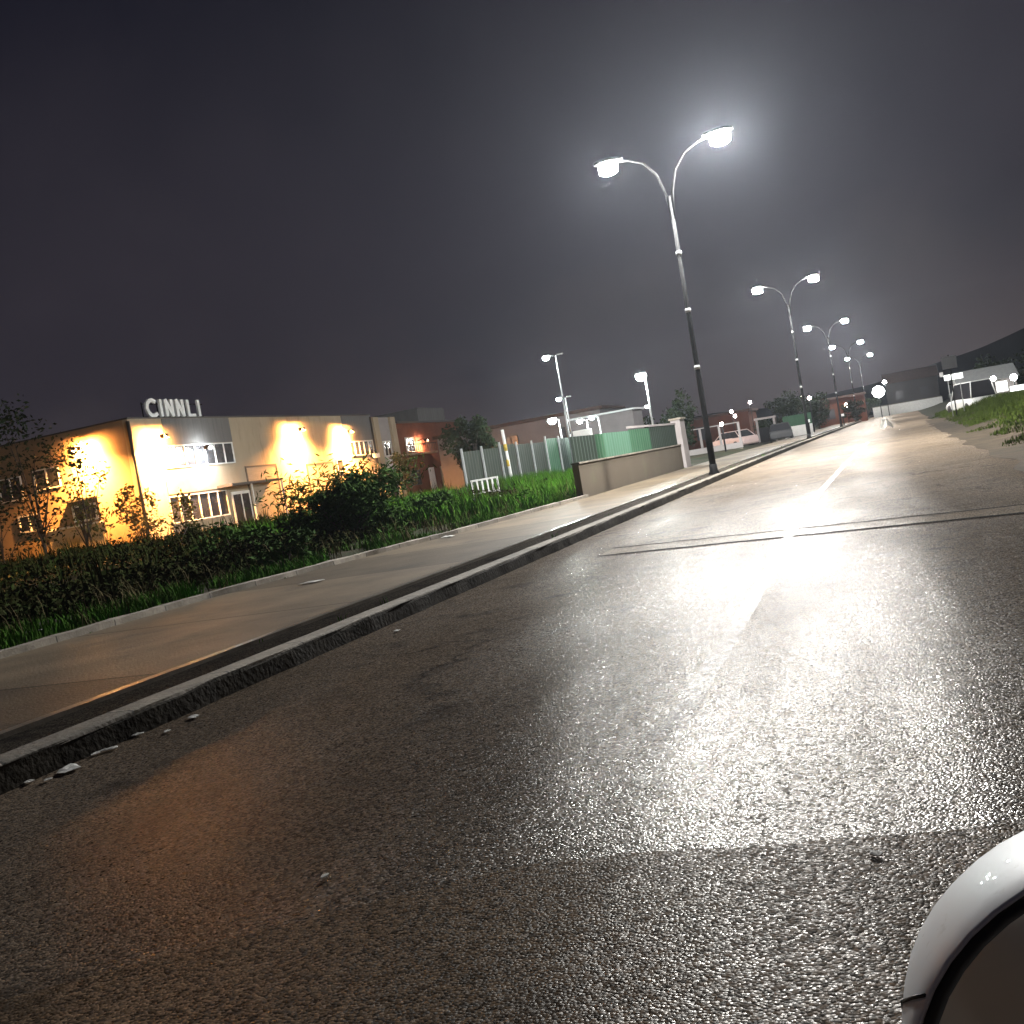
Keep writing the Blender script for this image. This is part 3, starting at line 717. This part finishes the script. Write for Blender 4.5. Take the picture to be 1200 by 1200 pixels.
letter([((0,T),(0,B)),((0,B),(.62,B))],4.15,.24)
letter([((0,B),(0,T))],5.25,.24)

# pale wing between warehouse and the red-brown building
pw=empty('pale_building',(X0,79.5,0),'narrow pale building with tall piers right of the warehouse','building')
part('wall',M['pale'],pw,((X0-8,79.5,0),(X0,83.9,7.95)))
part('pier',M['wall_cream'],pw,((X0+.003,79.6,0),(X0+.25,80.5,7.95)))
part('pier',M['wall_cream'],pw,((X0+.003,82.9,0),(X0+.25,83.8,7.95)))
part('doorway',M['dark'],pw,((X0+.003,81.2,0),(X0+.03,82.4,3.2)))
window(pw,'x',81.1,82.5,4.4,5.8,2,X0)
wall_lamp((X0+.002,82.1,4.2),(1,0,0),'small warm lamp on the pale building',SMALL,w=.24,h=.2,group='small wall lamp')
rb=empty('red_brown_building',(X0,84,0),'red-brown house lit by a porch lamp, with white door and balcony ledge','building')
part('wall',M['brick'],rb,((X0-9,84,0),(X0,99,7.35)))
part('roof_edge',M['trim'],rb,((X0-9,83.98,7.352),(X0+.3,99.2,7.5)))
part('grey_wing',M['panel_grey'],rb,((X0-6,91.5,7.502),(X0-1,98,9.0)))
bl=part('balcony',M['wall_cream'],rb,((X0+.003,84.2,4.25),(X0+1.0,90.4,4.42)))
rl=PB(); rl.box((X0+.93,84.2,5.2),(X0+.98,90.4,5.26))
for i in range(16): rl.box((X0+.94,84.25+i*.4,4.422),(X0+.97,84.28+i*.4,5.198))
rl.build('railing',M['steel'],bl)
part('door',M['white'],rb,((X0+.003,89.6,0),(X0+.05,90.9,2.9)))
window(rb,'x',85.6,87.4,4.6,6.0,2,X0); window(rb,'x',85.4,87.6,1.4,2.9,2,X0,frm='trim')
part('garage_door',M['panel_tan'],rb,((X0+.003,92.4,0),(X0+.05,95.6,2.9)))
part('post',M['frame'],rb,((X0+.01,96.3,0),(X0+.25,96.7,4.2)))
wall_lamp((X0+.002,88.4,5.6),(1,0,0),'orange porch lamp on the red-brown building',PORCH,w=.4,h=.35,group='porch lamp')
# pale low house behind the yard
ph=empty('pale_house',(-33,84,0),'low pale house with a dark window behind the yard fence','house')
part('wall',M['pale_dim'],ph,((-38,84,0),(-22.5,92,5.2)))
part('roof',M['roof_far'],ph,((-38.3,83.7,5.202),(-22.2,92.3,5.5)))
window(ph,'y',-31.6,-30.2,3.0,4.3,2,84,frm='trim')
window(ph,'y',-26.4,-25.0,3.0,4.3,2,84,frm='trim')
cb=empty('grey_shed',(-21,70,0),'grey shed wall behind the low yard lamps','shed')
part('wall',M['pale_dim'],cb,((-21,70,0),(-16.4,73,4.1)))
part('roof',M['steel_light'],cb,((-21.2,69.8,4.102),(-16.2,73.2,4.22)))
MB=_MB

# ------------------------------------------------------------------ fence, wall, barrier
fx=-18.5
fe=empty('sheet_fence',(fx,43.2,0),'long grey-green sheet metal fence above the bright grass','fence')
for i in range(9):
    y0=i*2.5; y1=y0+2.46; top=2.5+.22*noise.noise(Vector((i*1.7,0,2)))+.03*i
    mb=MB(); n=14
    for j in range(n):
        ya=y0+(y1-y0)*j/n; yb=y0+(y1-y0)*(j+1)/n; o0=.03*(j%2); o1=.03*((j+1)%2)
        mb.face([(o0,ya,.25),(o1,yb,.25),(o1,yb,top),(o0,ya,top)]); mb.face([(o0-.012,ya,.25),(o0-.012,ya,top),(o1-.012,yb,top),(o1-.012,yb,.25)])
    mb.build('sheet',M['green' if i in (5,) else ('dgreen' if i in (6,) else 'fence')],fe)
    MB().box((.05,y0-.05,0),(.13,y0+.05,top+.15)).build('post',M['steel_light'],fe)
MB().box((-.12,-.2,0),(-.016,22.6,.9)).build('base_wall',M['concrete'],fe)
sp=empty('striped_post',(fx+.35,48.5,0),'leaning white post with yellow bands before the sheet fence','post')
MB().tube([(0,0,0),(-.02,-.05,1.7),(-.05,-.1,3.4)],.085,10).build('post',M['white'],sp)
for z in (1.5,2.3): MB().tube([(-.02-.01*z,-.03*z+.0,z),(-.02-.01*z,-.03*z,z+.35)],.10,10).build('band',mat('yellow_paint',(.6,.42,.06),.5) if 'yellow_paint' not in bpy.data.materials else bpy.data.materials['yellow_paint'],sp)
cbn=empty('white_cabinet',(-17.3,59.8,0),'white cabinet standing behind the fence below the low lamps','cabinet')
MB().box((-.55,-.3,0),(.55,.3,3.0)).build('body',M['white'],cbn,.03)
MB().box((-.5,-.325,.15),(-.02,-.302,2.85)).build('door',M['white'],cbn); MB().box((.02,-.325,.15),(.5,-.302,2.85)).build('door',M['white'],cbn)
MB().box((-.3,-.335,2.3),(.3,-.327,2.6)).build('vent',M['dark'],cbn)
cw=empty('concrete_wall',(-8.2,27.4,0),'low concrete wall topped with dark and pale green sheets, a pillar at its far end','wall')
MB().box((-.2,0,-.1),(0,15.4,1.12)).build('base',M['concrete'],cw,.015)
MB().box((-.23,0,1.122),(.03,15.4,1.17)).build('coping',M['kerb'],cw)
MB().box((-.3,15.45,-.1),(.12,16.5,2.22)).build('pillar',M['pale'],cw,.02)
MB().box((-.36,15.4,2.222),(.18,16.55,2.3)).build('pillar_cap',M['kerb'],cw)
PBD=[(0,2.6,'dgreen',1.92),(2.62,3.6,'green',1.93),(3.62,7.0,'green_light',1.94),(7.02,10.2,'green',1.98),(10.22,15.4,'dgreen',2.02)]
for (a,b,m_,top) in PBD:
    mb=MB(); n=max(6,int((b-a)/.16))
    for j in range(n):
        ya=a+(b-a)*j/n; yb=a+(b-a)*(j+1)/n; o0=.025*(j%2); o1=.025*((j+1)%2)
        mb.face([(-.12+o0,ya,1.172),(-.12+o1,yb,1.172),(-.12+o1,yb,top),(-.12+o0,ya,top)]); mb.face([(-.135+o0,ya,1.172),(-.135+o0,ya,top),(-.135+o1,yb,top),(-.135+o1,yb,1.172)])
    mb.build('sheet',M[m_],cw)
MB().box((-.15,6.9,2.025),(-.08,15.44,2.10)).build('top_rail',M['pale'],cw)
br=empty('white_barrier',(-15.9,39.2,.16),'white metal barrier of upright bars standing in the grass','barrier')
MB().box((-.62,-.03,.9),(.62,.03,.97)).build('top_rail',M['white'],br)
for i in range(6):
    x=-.58+i*.232; MB().box((x-.03,-.025,.0 if i in (0,5) else .42),(x+.03,.025,.898)).build('bar',M['white'],br)
MB().box((-.58,-.02,.36),(.58,.02,.418)).build('lower_rail',M['white'],br)

# ------------------------------------------------------------------ side street and far end
sw=empty('boundary_wall',(-12.4,74,0),'low grey boundary wall with posts along the side street','wall')
MB().box((-4.6,-.1,0),(2.7,.1,.55)).build('base',M['pale'],sw)
for i in range(6): MB().box((-4.5+i*1.4,-.1,.552),(-4.35+i*1.4,.1,1.95)).build('post',M['pale'],sw)
MB().box((-4.5,-.06,1.952),(2.65,.06,2.02)).build('rail',M['pale'],sw)
sk=_MB().box((-16.5,70.5,.024),(-9.3,70.8,.14)).build('side_kerb',M['kerb']); tag(sk,kind='structure')
pt=empty('portal',(-9.0,84,0),'white square gate portal behind the side street','gate')
for x in (-.75,.62): MB().box((x,-.12,0),(x+.16,.12,1.95)).build('jamb',M['pale'],pt)
MB().box((-.85,-.14,1.952),(.88,.14,2.12)).build('lintel',M['pale'],pt)
MB().box((-.588,-.03,.1),(.618,.03,1.3)).build('leaf',M['steel'],pt)
rh=empty('red_house',(-14.2,92,0),'dim red-walled house behind the side street','house')
MB().box((-3.2,0,0),(3.0,6,3.0)).build('wall',M['brick_far'],rh); MB().box((-3.4,-.3,3.002),(3.2,6.3,3.2)).build('roof',M['roof_far'],rh)
MB().box((-1.8,-.03,1.1),(-.6,-.002,2.3)).build('window',M['glass'],rh)
for i,(x,y,z,l) in enumerate([(-12.35,90,3.15,'pink lamp on the red-walled house, upper one'),(-12.1,90,2.7,'pink lamp on the red-walled house, lower one'),(-10.9,92,3.7,'pink lamp on a pole right of the red-walled house')]):
    r=empty('wall_light',(x,y,0),l,'lamp','pink lamps near the red house')
    MB().tube([(0,0,0),(0,0,z)],.035,6).build('post',M['steel'],r)
    MB().lathe([(.001,.16),(.10,.12),(.13,0),(.10,-.1),(.001,-.14)],c=(0,-.02,z),seg=10).build('globe',PINK,r)
# parked cars, shaped by lofted sections
def car(name,x,y,rz,m,label,cat='car',van=False,z0=0):
    r=empty(name,(x,y,z0),label,cat,rz=rz)
    L=2.1; W=.86
    H=1.95 if van else 1.42
    low=[(-L,.35,.62,.80),(-L+.08,.25,.86,.84),(-.9,.22,.92,W),(.7,.22,.90,W),(1.5,.24,.80,.84),(L-.1,.28,.66,.78),(L,.38,.55,.70)]
    mb=MB(); k=8
    def ring(y,zb,zt,w): return [(-w*.92,y,zb),(-w,y,zb+.12),(-w,y,zt-.14),(-w*.9,y,zt),(w*.9,y,zt),(w,y,zt-.14),(w,y,zb+.12),(w*.92,y,zb)]
    for s in low: mb.v+=ring(*s)
    for i in range(len(low)-1):
        for j in range(k): mb.f.append((i*k+j,(i+1)*k+j,(i+1)*k+(j+1)%k,i*k+(j+1)%k)); mb.sm.append(j not in (7,))
    mb.f.append(tuple(range(k))); mb.sm.append(False); mb.f.append(tuple((len(low)-1)*k+j for j in range(k))[::-1]); mb.sm.append(False)
    mb.build('body',m,r,.03)
    roofy=(-L+.1,1.0) if van else (-1.75,.95)
    g=MB(); zs=.88; a,b=roofy; tl=.18 if van else .5; tf=.35 if van else .62
    lo=[(-.80,a,zs),(.80,a,zs),(.78,b,zs-.02),(-.78,b,zs-.02)]; hi=[(-.64,a+tl,H-.06),(.64,a+tl,H-.06),(.62,b-tf,H-.06),(-.62,b-tf,H-.06)]
    for i in range(4): g.face([lo[i],lo[(i+1)%4],hi[(i+1)%4],hi[i]])
    g.build('windows',M['glass'],r)
    t=MB(); rr=[(p[0]*1.02,p[1],p[2]) for p in hi]; t.face([(p[0]*.93,p[1],H) for p in hi]); 
    for i in range(4):
        p,q=rr[i],rr[(i+1)%4]; t.face([p,q,(q[0]*.91,q[1],H),(p[0]*.91,p[1],H)])
    for i in range(4):
        p,q=Vector(lo[i]),Vector(hi[i]); t.tube([p*1.0,q*1.005],.035,6)
    t.build('roof',m,r)
    for sx in (-1,1):
        for yw in (-1.28,1.32):
            w=MB(); w.lathe([(.001,.0),(.19,.0),(.20,.02),(.30,.02),(.31,.05),(.31,.18),(.29,.2),(.001,.2)],seg=20)
            w.xform(Matrix.Translation((sx*.88,yw,.31))@Matrix.Rotation(-sx*PI/2,4,'Y')).build('wheel',M['rubber'],r)
        MB().lathe([(.001,.05),(.07,.04),(.11,0),(.12,-.05)],seg=12,sx=1.3).xform(Matrix.Translation((sx*.58,L-.06,.58))@Matrix.Rotation(-PI/2,4,'X')).build('headlight',M['glass'],r)
    return r
car('parked_car',-11.2,79,.9,M['redcar'],'pale car parked by the red-walled house')
car('parked_car',-7.6,80.5,.1,M['dark'],'dark car parked right of the white portal')
gw=empty('pale_boundary_wall',(-6.9,87,0),'pale low wall with green hedge boards beyond the portal','wall')
MB().box((-1,-.1,0),(1.3,.1,1.0)).build('base',M['white'],gw); MB().box((-1,-.06,1.002),(1.3,.06,1.9)).build('board',M['green'],gw)
# red house with orange light far off, depot light
oh=empty('orange_house',(-4.6,136,0),'small far house glowing red-orange from its lamp','house')
MB().box((-3.2,0,0),(2.6,5,3.4)).build('wall',M['brick_far'],oh); MB().box((-3.4,-.3,3.402),(2.8,5.3,3.65)).build('roof',M['roof_far'],oh); MB().box((-2.2,-.03,.9),(-1.2,-.002,2.2)).build('window',M['glass'],oh)
def globe_lamp(name,x,y,z,rad,glow,label,group='far lamps'):
    r=empty(name,(x,y,0),label,'lamp',group)
    MB().tube([(0,0,0),(0,0,z-rad)],[.06,.045],8).build('post',M['steel'],r)
    MB().lathe([(.001,rad),(rad*.7,rad*.7),(rad,0),(rad*.7,-rad*.7),(.001,-rad)],c=(0,0,z),seg=12).build('globe',glow,r); return r
ORG=emis('orange_lamp_glow',(1,.55,.35),160*K)
globe_lamp('globe_lamp',-4.1,130,2.3,.26,ORG,'orange globe lamp before the small far house')
globe_lamp('globe_lamp',-5.9,93,3.2,.16,PINK,'warm lamp on the line of the second street lamp pole')
globe_lamp('globe_lamp',-9.8,66,1.95,.12,SMALL,'small white lamp seen just left of the nearest pole')
globe_lamp('globe_lamp',-9.7,140,4.6,.18,PINK,'faint far lamp left of the orange house')
DEP=emis('depot_glow',(.97,1,.95),110*K); DEPB=emis('depot_flood_glow',(.97,1,.95),30*K)
globe_lamp('globe_lamp',-.3,152,3.6,.85,DEPB,'bright white depot lamp at the end of the road')
globe_lamp('globe_lamp',.7,156,4.9,.25,DEP,'smaller white lamp above the depot lamp')
ww=empty('white_wall',(-1.5,163,0),'bright white low wall across the end of the road','wall')
MB().box((0,0,0),(9.8,.25,1.5)).build('base',M['white'],ww); MB().box((-.05,-.04,1.502),(9.85,.29,1.6)).build('coping',M['kerb'],ww)
fh=empty('gabled_house',(4.8,178,0),'grey far house with lamp behind the white wall','house')
MB().box((-4,0,0),(4,8,5)).build('wall',M['pale_far'],fh); 
rf_=MB(); 
rf_.face([(-4.3,-.3,5.0),(4.3,-.3,5.0),(4.3,4,6.8),(-4.3,4,6.8)]); rf_.face([(4.3,8.3,5.0),(-4.3,8.3,5.0),(-4.3,4,6.8),(4.3,4,6.8)]); rf_.face([(-4.3,-.3,5.0),(-4.3,4,6.8),(-4.3,8.3,5.0)]); rf_.face([(4.3,-.3,5.0),(4.3,8.3,5.0),(4.3,4,6.8)])
rf_.build('roof',M['roof_far'],fh)
for x in (-2.6,1.2): MB().box((x,-.04,2.2),(x+1.2,-.002,3.6)).build('window',M['glass'],fh)
gr=empty('green_guard_rail',(7.6,105,0),'grey-green roadside guard rail at the bend right of the white wall','rail')
for z in (.55,1.15): MB().box((-1.7,-.05,z),(2.1,.05,z+.28)).build('beam',M['fence'],gr)
for x in (-1.5,.2,1.9): MB().box((x-.06,.052,0),(x+.06,.17,1.5)).build('post',M['steel_light'],gr)
# signs on the right bank
s1=empty('road_sign',(3.65,60,.3),'dark square road sign seen from behind on a post above the bank','sign')
MB().tube([(0,0,-.3),(0,0,3.2)],.035,8).build('post',M['steel'],s1); MB().box((-.38,-.09,2.45),(.38,-.045,3.12)).build('panel',M['dark'],s1,.03)
s2=empty('white_sign',(3.85,61.5,.3),'lit white rectangular sign just under the dark road sign','sign')
for x in (-.3,.3): MB().tube([(x,0,-.3),(x,0,1.9)],.025,8).build('post',M['steel_light'],s2)
MB().box((-.48,-.07,1.86),(.48,-.03,2.16)).build('panel',LIT,s2); MB().box((-.68,-.1,2.1),(-.5,-.02,2.36)).build('lamp_box',M['white'],s2)
hh=empty('pale_cottage',(6.9,78,.2),'pale cottage with a grey pitched roof on the right bank','house')
MB().box((-1.7,0,-.3),(1.9,5,1.75)).build('wall',M['pale'],hh)
rf_=MB(); rf_.face([(-1.9,-.3,1.7),(2.1,-.3,1.7),(2.1,2.5,2.7),(-1.9,2.5,2.7)]); rf_.face([(2.1,5.3,1.7),(-1.9,5.3,1.7),(-1.9,2.5,2.7),(2.1,2.5,2.7)]); rf_.face([(-1.9,-.3,1.7),(-1.9,2.5,2.7),(-1.9,5.3,1.7)]); rf_.face([(2.1,-.3,1.7),(2.1,5.3,1.7),(2.1,2.5,2.7)]); rf_.build('roof',M['steel_light'],hh)
MB().box((.6,-.04,.8),(1.3,-.002,1.5)).build('window',LIT,hh)
car('white_van',5.35,73,.35,M['white'],'white van parked in front of the pale cottage','van',van=True,z0=.05)
globe_lamp('globe_lamp',7.0,74,1.95,.16,DEP,'white lamp between the cottage and the right edge')
globe_lamp('globe_lamp',8.2,74,1.8,.22,DEP,'white lamp at the right edge above the lit panel')
lp=empty('lit_panel',(8.4,73.5,.3),'glowing white low panel at the right edge of the bank','sign')
MB().box((-.55,-.05,.6),(.55,.05,.95)).build('panel',LIT,lp)
for x in (-.4,.4): MB().box((x-.03,-.03,-.4),(x+.03,.03,.598)).build('post',M['steel'],lp)
# guard posts at kerb near pole 2
for (x,y,l) in ((-5.9,82,'grey post with white reflector on the pavement beyond the second street lamp'),(-4.4,112,'small grey post on the far pavement')):
    r=empty('bollard',(x+bend(y)*.0+.35,y,.15),l,'post','posts on the far pavement')
    MB().tube([(0,0,0),(0,0,1.25)],.06,8).build('post',M['steel'],r); MB().box((-.14,-.08,.95),(.14,-.062,1.2)).build('reflector',M['white'],r)

# ------------------------------------------------------------------ litter
def litter(x,y,z,s,label,flat=.25,el=1.5,name='paper_scrap',grp='scraps of litter',n=9):
    mb=MB(); k=n; ang=random.uniform(0,PI)
    rim=[]
    for j in range(k):
        q=2*PI*j/k; r=s*random.uniform(.55,1.1); u=Vector((math.cos(q)*r*el,math.sin(q)*r)); 
        u.rotate(Matrix.Rotation(ang,2)) if False else None
        ux=u.x*math.cos(ang)-u.y*math.sin(ang); uy=u.x*math.sin(ang)+u.y*math.cos(ang)
        rim.append(Vector((ux,uy,random.uniform(.004,s*flat*.7))))
    mid=[p*.5+Vector((0,0,s*flat*random.uniform(.5,1.3))) for p in rim]; c=Vector((0,0,s*flat))
    for j in range(k):
        a,b=rim[j],rim[(j+1)%k]; d,e=mid[j],mid[(j+1)%k]
        mb.face([a,b,e,d]); mb.face([d,e,c])
    o=mb.build(name,M['paper']); o.location=(x,y,z); tag(o,label,'litter',grp)
    so=o.modifiers.new('thick','SOLIDIFY'); so.thickness=.004; so.offset=1
    return o
LT=[(-4.52,4.30,.075,'largest white paper scrap in the gutter at the left'),(-4.56,4.66,.04,'white scrap in the gutter above the largest scrap'),(-4.60,4.58,.03,'small white scrap left of the pair in the gutter'),
 (-4.62,4.95,.04,'pale thin scrap under the kerb face'),(-4.45,5.3,.04,'pale flat scrap farther along the gutter'),(-4.4,4.98,.025,'tiny scrap in the road by the gutter'),(-4.62,4.1,.03,'scrap in the gutter at the far left'),
 (-4.5,4.12,.022,'tiny crumb of litter below the largest scrap'),(-4.3,7.96,.035,'lone white scrap on the road by the kerb'),(-1.96,2.83,.014,'small white crumb on the dark foreground asphalt'),(-.2,2.92,.017,'white pebble-like scrap on the patch near the car mirror')]
for (x,y,s,l) in LT: litter(x,y,.008,s,l,flat=.14)
for (x,y,s,l) in [(-7.8,12.2,.11,'white torn paper on the pavement under the cream warehouse'),(-8.35,18.2,.14,'white paper at the back edge of the pavement right of the bush'),(-8.75,18.8,.16,'pale rag on the back kerb right of the bush'),]:
    litter(x,y,.165,s,l,flat=.12,el=1.9)
for (x,y,s,l) in [(-9.75,16.6,.10,'white scrap in the grass under the large bush'),(-10.6,9.9,.09,'white scrap in the grass at the far left'),(-9.0,20.8,.10,'white scrap on the verge right of the bush')]:
    litter(x,y,ground_z(x,y)+.06,s,l,flat=.15)
litter(-.0,62,.0,.42,'white crumpled bag lying on the road far ahead',flat=1.1,el=1.0,name='plastic_bag',grp='bag on the road')

# ------------------------------------------------------------------ the white car whose wing mirror leans into view
CX=1.10
cr=car('white_car',CX,-.55,0,M['carpaint'],'white car at the road edge, only its left wing mirror in view')
wm=bpy.data.objects.new('wing_mirror',None); COL.objects.link(wm); wm.parent=cr
wm['label']='white wing mirror housing with black rim'
MC=Vector((.0853,.42,.9771))
wm.location=MC-Vector((CX,-.55,0)); wm.rotation_euler=(-.0928,-.1756,.1292)
a,b=.1148,.0959
def rr(q,sx=1.0,e=2.1):
    c,s=math.cos(q),math.sin(q); return (a*sx*math.copysign(abs(c)**(2/e),c), b*sx*math.copysign(abs(s)**(2/e),s))
K_=48
mb=MB(); prof=[(.975,.004),(.985,-.001),(.995,.002),(1.004,.014),(.995,.036),(.955,.064),(.87,.090),(.68,.110),(.4,.12),(.001,.124)]
for s,w in prof:
    for j in range(K_):
        x,z=rr(2*PI*j/K_,s); mb.v.append((x,w,z))
for i in range(len(prof)-1):
    for j in range(K_): mb.f.append((i*K_+j,i*K_+(j+1)%K_,(i+1)*K_+(j+1)%K_,(i+1)*K_+j)); mb.sm.append(True)
mb.build('mirror_shell',M['carpaint'],wm)
mb=MB()
for s,w in [(.978,.001),(.962,-.003),(.935,-.002),(.92,.008)]:
    for j in range(K_): x,z=rr(2*PI*j/K_,s); mb.v.append((x,w,z))
for i in range(3):
    for j in range(K_): mb.f.append((i*K_+j,i*K_+(j+1)%K_,(i+1)*K_+(j+1)%K_,(i+1)*K_+j)); mb.sm.append(True)
mb.build('mirror_rim',M['rubber'],wm)
mb=MB(); mb.face([(*[rr(2*PI*j/K_,.93)[0]],.006,rr(2*PI*j/K_,.93)[1]) for j in range(K_)]); mb.build('mirror_glass',M['mirror'],wm)
sm=MB(); pp=[]
for (sx_,w_),q_ in zip([(.998,.003),(1.007,.014),(.998,.036),(.958,.064),(.90,.085)],(145,149,156,165,169)):
    x,z=rr(math.radians(q_),sx_); pp.append((x,w_,z))
sm.tube(pp,.0008,6); sm.build('shell_seam',M['rubber'],wm)
MB().tube([(.09,.05,-.06),(.16,.06,-.09),(.25,.04,-.10)],[.035,.03,.04],10).build('mirror_arm',M['rubber'],wm)

# ------------------------------------------------------------------ thin volume added so the lamps glow, in place of lens glare
hz=MB().box((-950,-70,-1.2),(1050,1550,150)).build('glow_haze',None or M['dark']); hm=bpy.data.materials.new('glow_haze'); hm.use_nodes=True
nt=hm.node_tree; nt.nodes.remove(nt.nodes['Principled BSDF']); pv=nt.nodes.new('ShaderNodeVolumePrincipled')
pv.inputs['Color'].default_value=(.80,.87,1.0,1); pv.inputs['Density'].default_value=.00027; pv.inputs['Anisotropy'].default_value=.74
nt.links.new(pv.outputs['Volume'],nt.nodes['Material Output'].inputs['Volume'])
hz.data.materials.clear(); hz.data.materials.append(hm); tag(hz,'thin mist volume added to give the lamps a glow like lens glare','glow_haze',kind='stuff')

# ------------------------------------------------------------------ sky
w=bpy.data.worlds.new('World'); S.world=w; w.use_nodes=True; nt=w.node_tree; N=nt.nodes; L=nt.links
bg=N['Background']
sky=N.new('ShaderNodeTexSky'); sky.sky_type='NISHITA'; sky.sun_disc=False; sky.sun_elevation=math.radians(-4); sky.sun_rotation=math.radians(60)
tc=N.new('ShaderNodeTexCoord'); sx=N.new('ShaderNodeSeparateXYZ'); L.new(tc.outputs['Generated'],sx.inputs['Vector'])
n=N.new('ShaderNodeTexNoise'); n.inputs['Scale'].default_value=1.7; n.inputs['Detail'].default_value=7; n.inputs['Roughness'].default_value=.6; L.new(tc.outputs['Generated'],n.inputs['Vector'])
ad=N.new('ShaderNodeMath'); ad.operation='MULTIPLY_ADD'; L.new(n.outputs['Fac'],ad.inputs[0]); ad.inputs[1].default_value=-.62; L.new(sx.outputs['Z'],ad.inputs[2])
rp=N.new('ShaderNodeValToRGB'); e=rp.color_ramp.elements
e[0].position=-.0; e[0].color=(.125,.102,.104,1); e[1].position=.5; e[1].color=(.006,.0065,.016,1)
m1=rp.color_ramp.elements.new(.16); m1.color=(.046,.040,.053,1)
m2=N.new('ShaderNodeMath'); m2.operation='ADD'; L.new(ad.outputs[0],m2.inputs[0]); m2.inputs[1].default_value=.30
L.new(m2.outputs[0],rp.inputs['Fac'])
mx=N.new('ShaderNodeMixRGB'); mx.blend_type='ADD'; mx.inputs['Fac'].default_value=.02; L.new(rp.outputs['Color'],mx.inputs['Color1']); L.new(sky.outputs['Color'],mx.inputs['Color2'])
L.new(mx.outputs['Color'],bg.inputs['Color']); bg.inputs['Strength'].default_value=.68

# ------------------------------------------------------------------ camera
f=1180; VP=(1035,478); roll=math.radians(9.6)
d=Vector(((VP[0]-600)/f,(VP[1]-600)/f,1)).normalized()
k=(-math.sin(roll)*d.x-math.cos(roll)*d.y); phi=math.atan2(-k,d.z)
U=Vector((-math.sin(roll)*math.cos(phi),-math.cos(roll)*math.cos(phi),math.sin(phi)))
R=d.cross(U)
if R.x<0: R=-R
Wm=Matrix((R,d,U))     # image axes (right, down, forward) -> world
ex=Wm@Vector((1,0,0)); ey=Wm@Vector((0,-1,0)); ez=Wm@Vector((0,0,-1))
cam=bpy.data.cameras.new('camera'); co=bpy.data.objects.new('camera',cam); COL.objects.link(co)
co.matrix_world=Matrix(((ex.x,ey.x,ez.x,0),(ex.y,ey.y,ez.y,0),(ex.z,ey.z,ez.z,1.25),(0,0,0,1)))
cam.sensor_width=36; cam.lens=36*f/1200; cam.clip_start=.02; cam.clip_end=4000
S.camera=co

S.view_settings.view_transform='Standard'; S.view_settings.look='None'; S.view_settings.exposure=0; S.view_settings.gamma=1
S.render.engine='CYCLES'
c=S.cycles
c.use_denoising=True
try: c.denoiser='OPENIMAGEDENOISE'
except Exception: pass
c.max_bounces=6; c.diffuse_bounces=3; c.glossy_bounces=3; c.volume_bounces=0; c.transmission_bounces=2
c.sample_clamp_indirect=4; c.use_light_tree=True
c.caustics_reflective=False; c.caustics_refractive=False
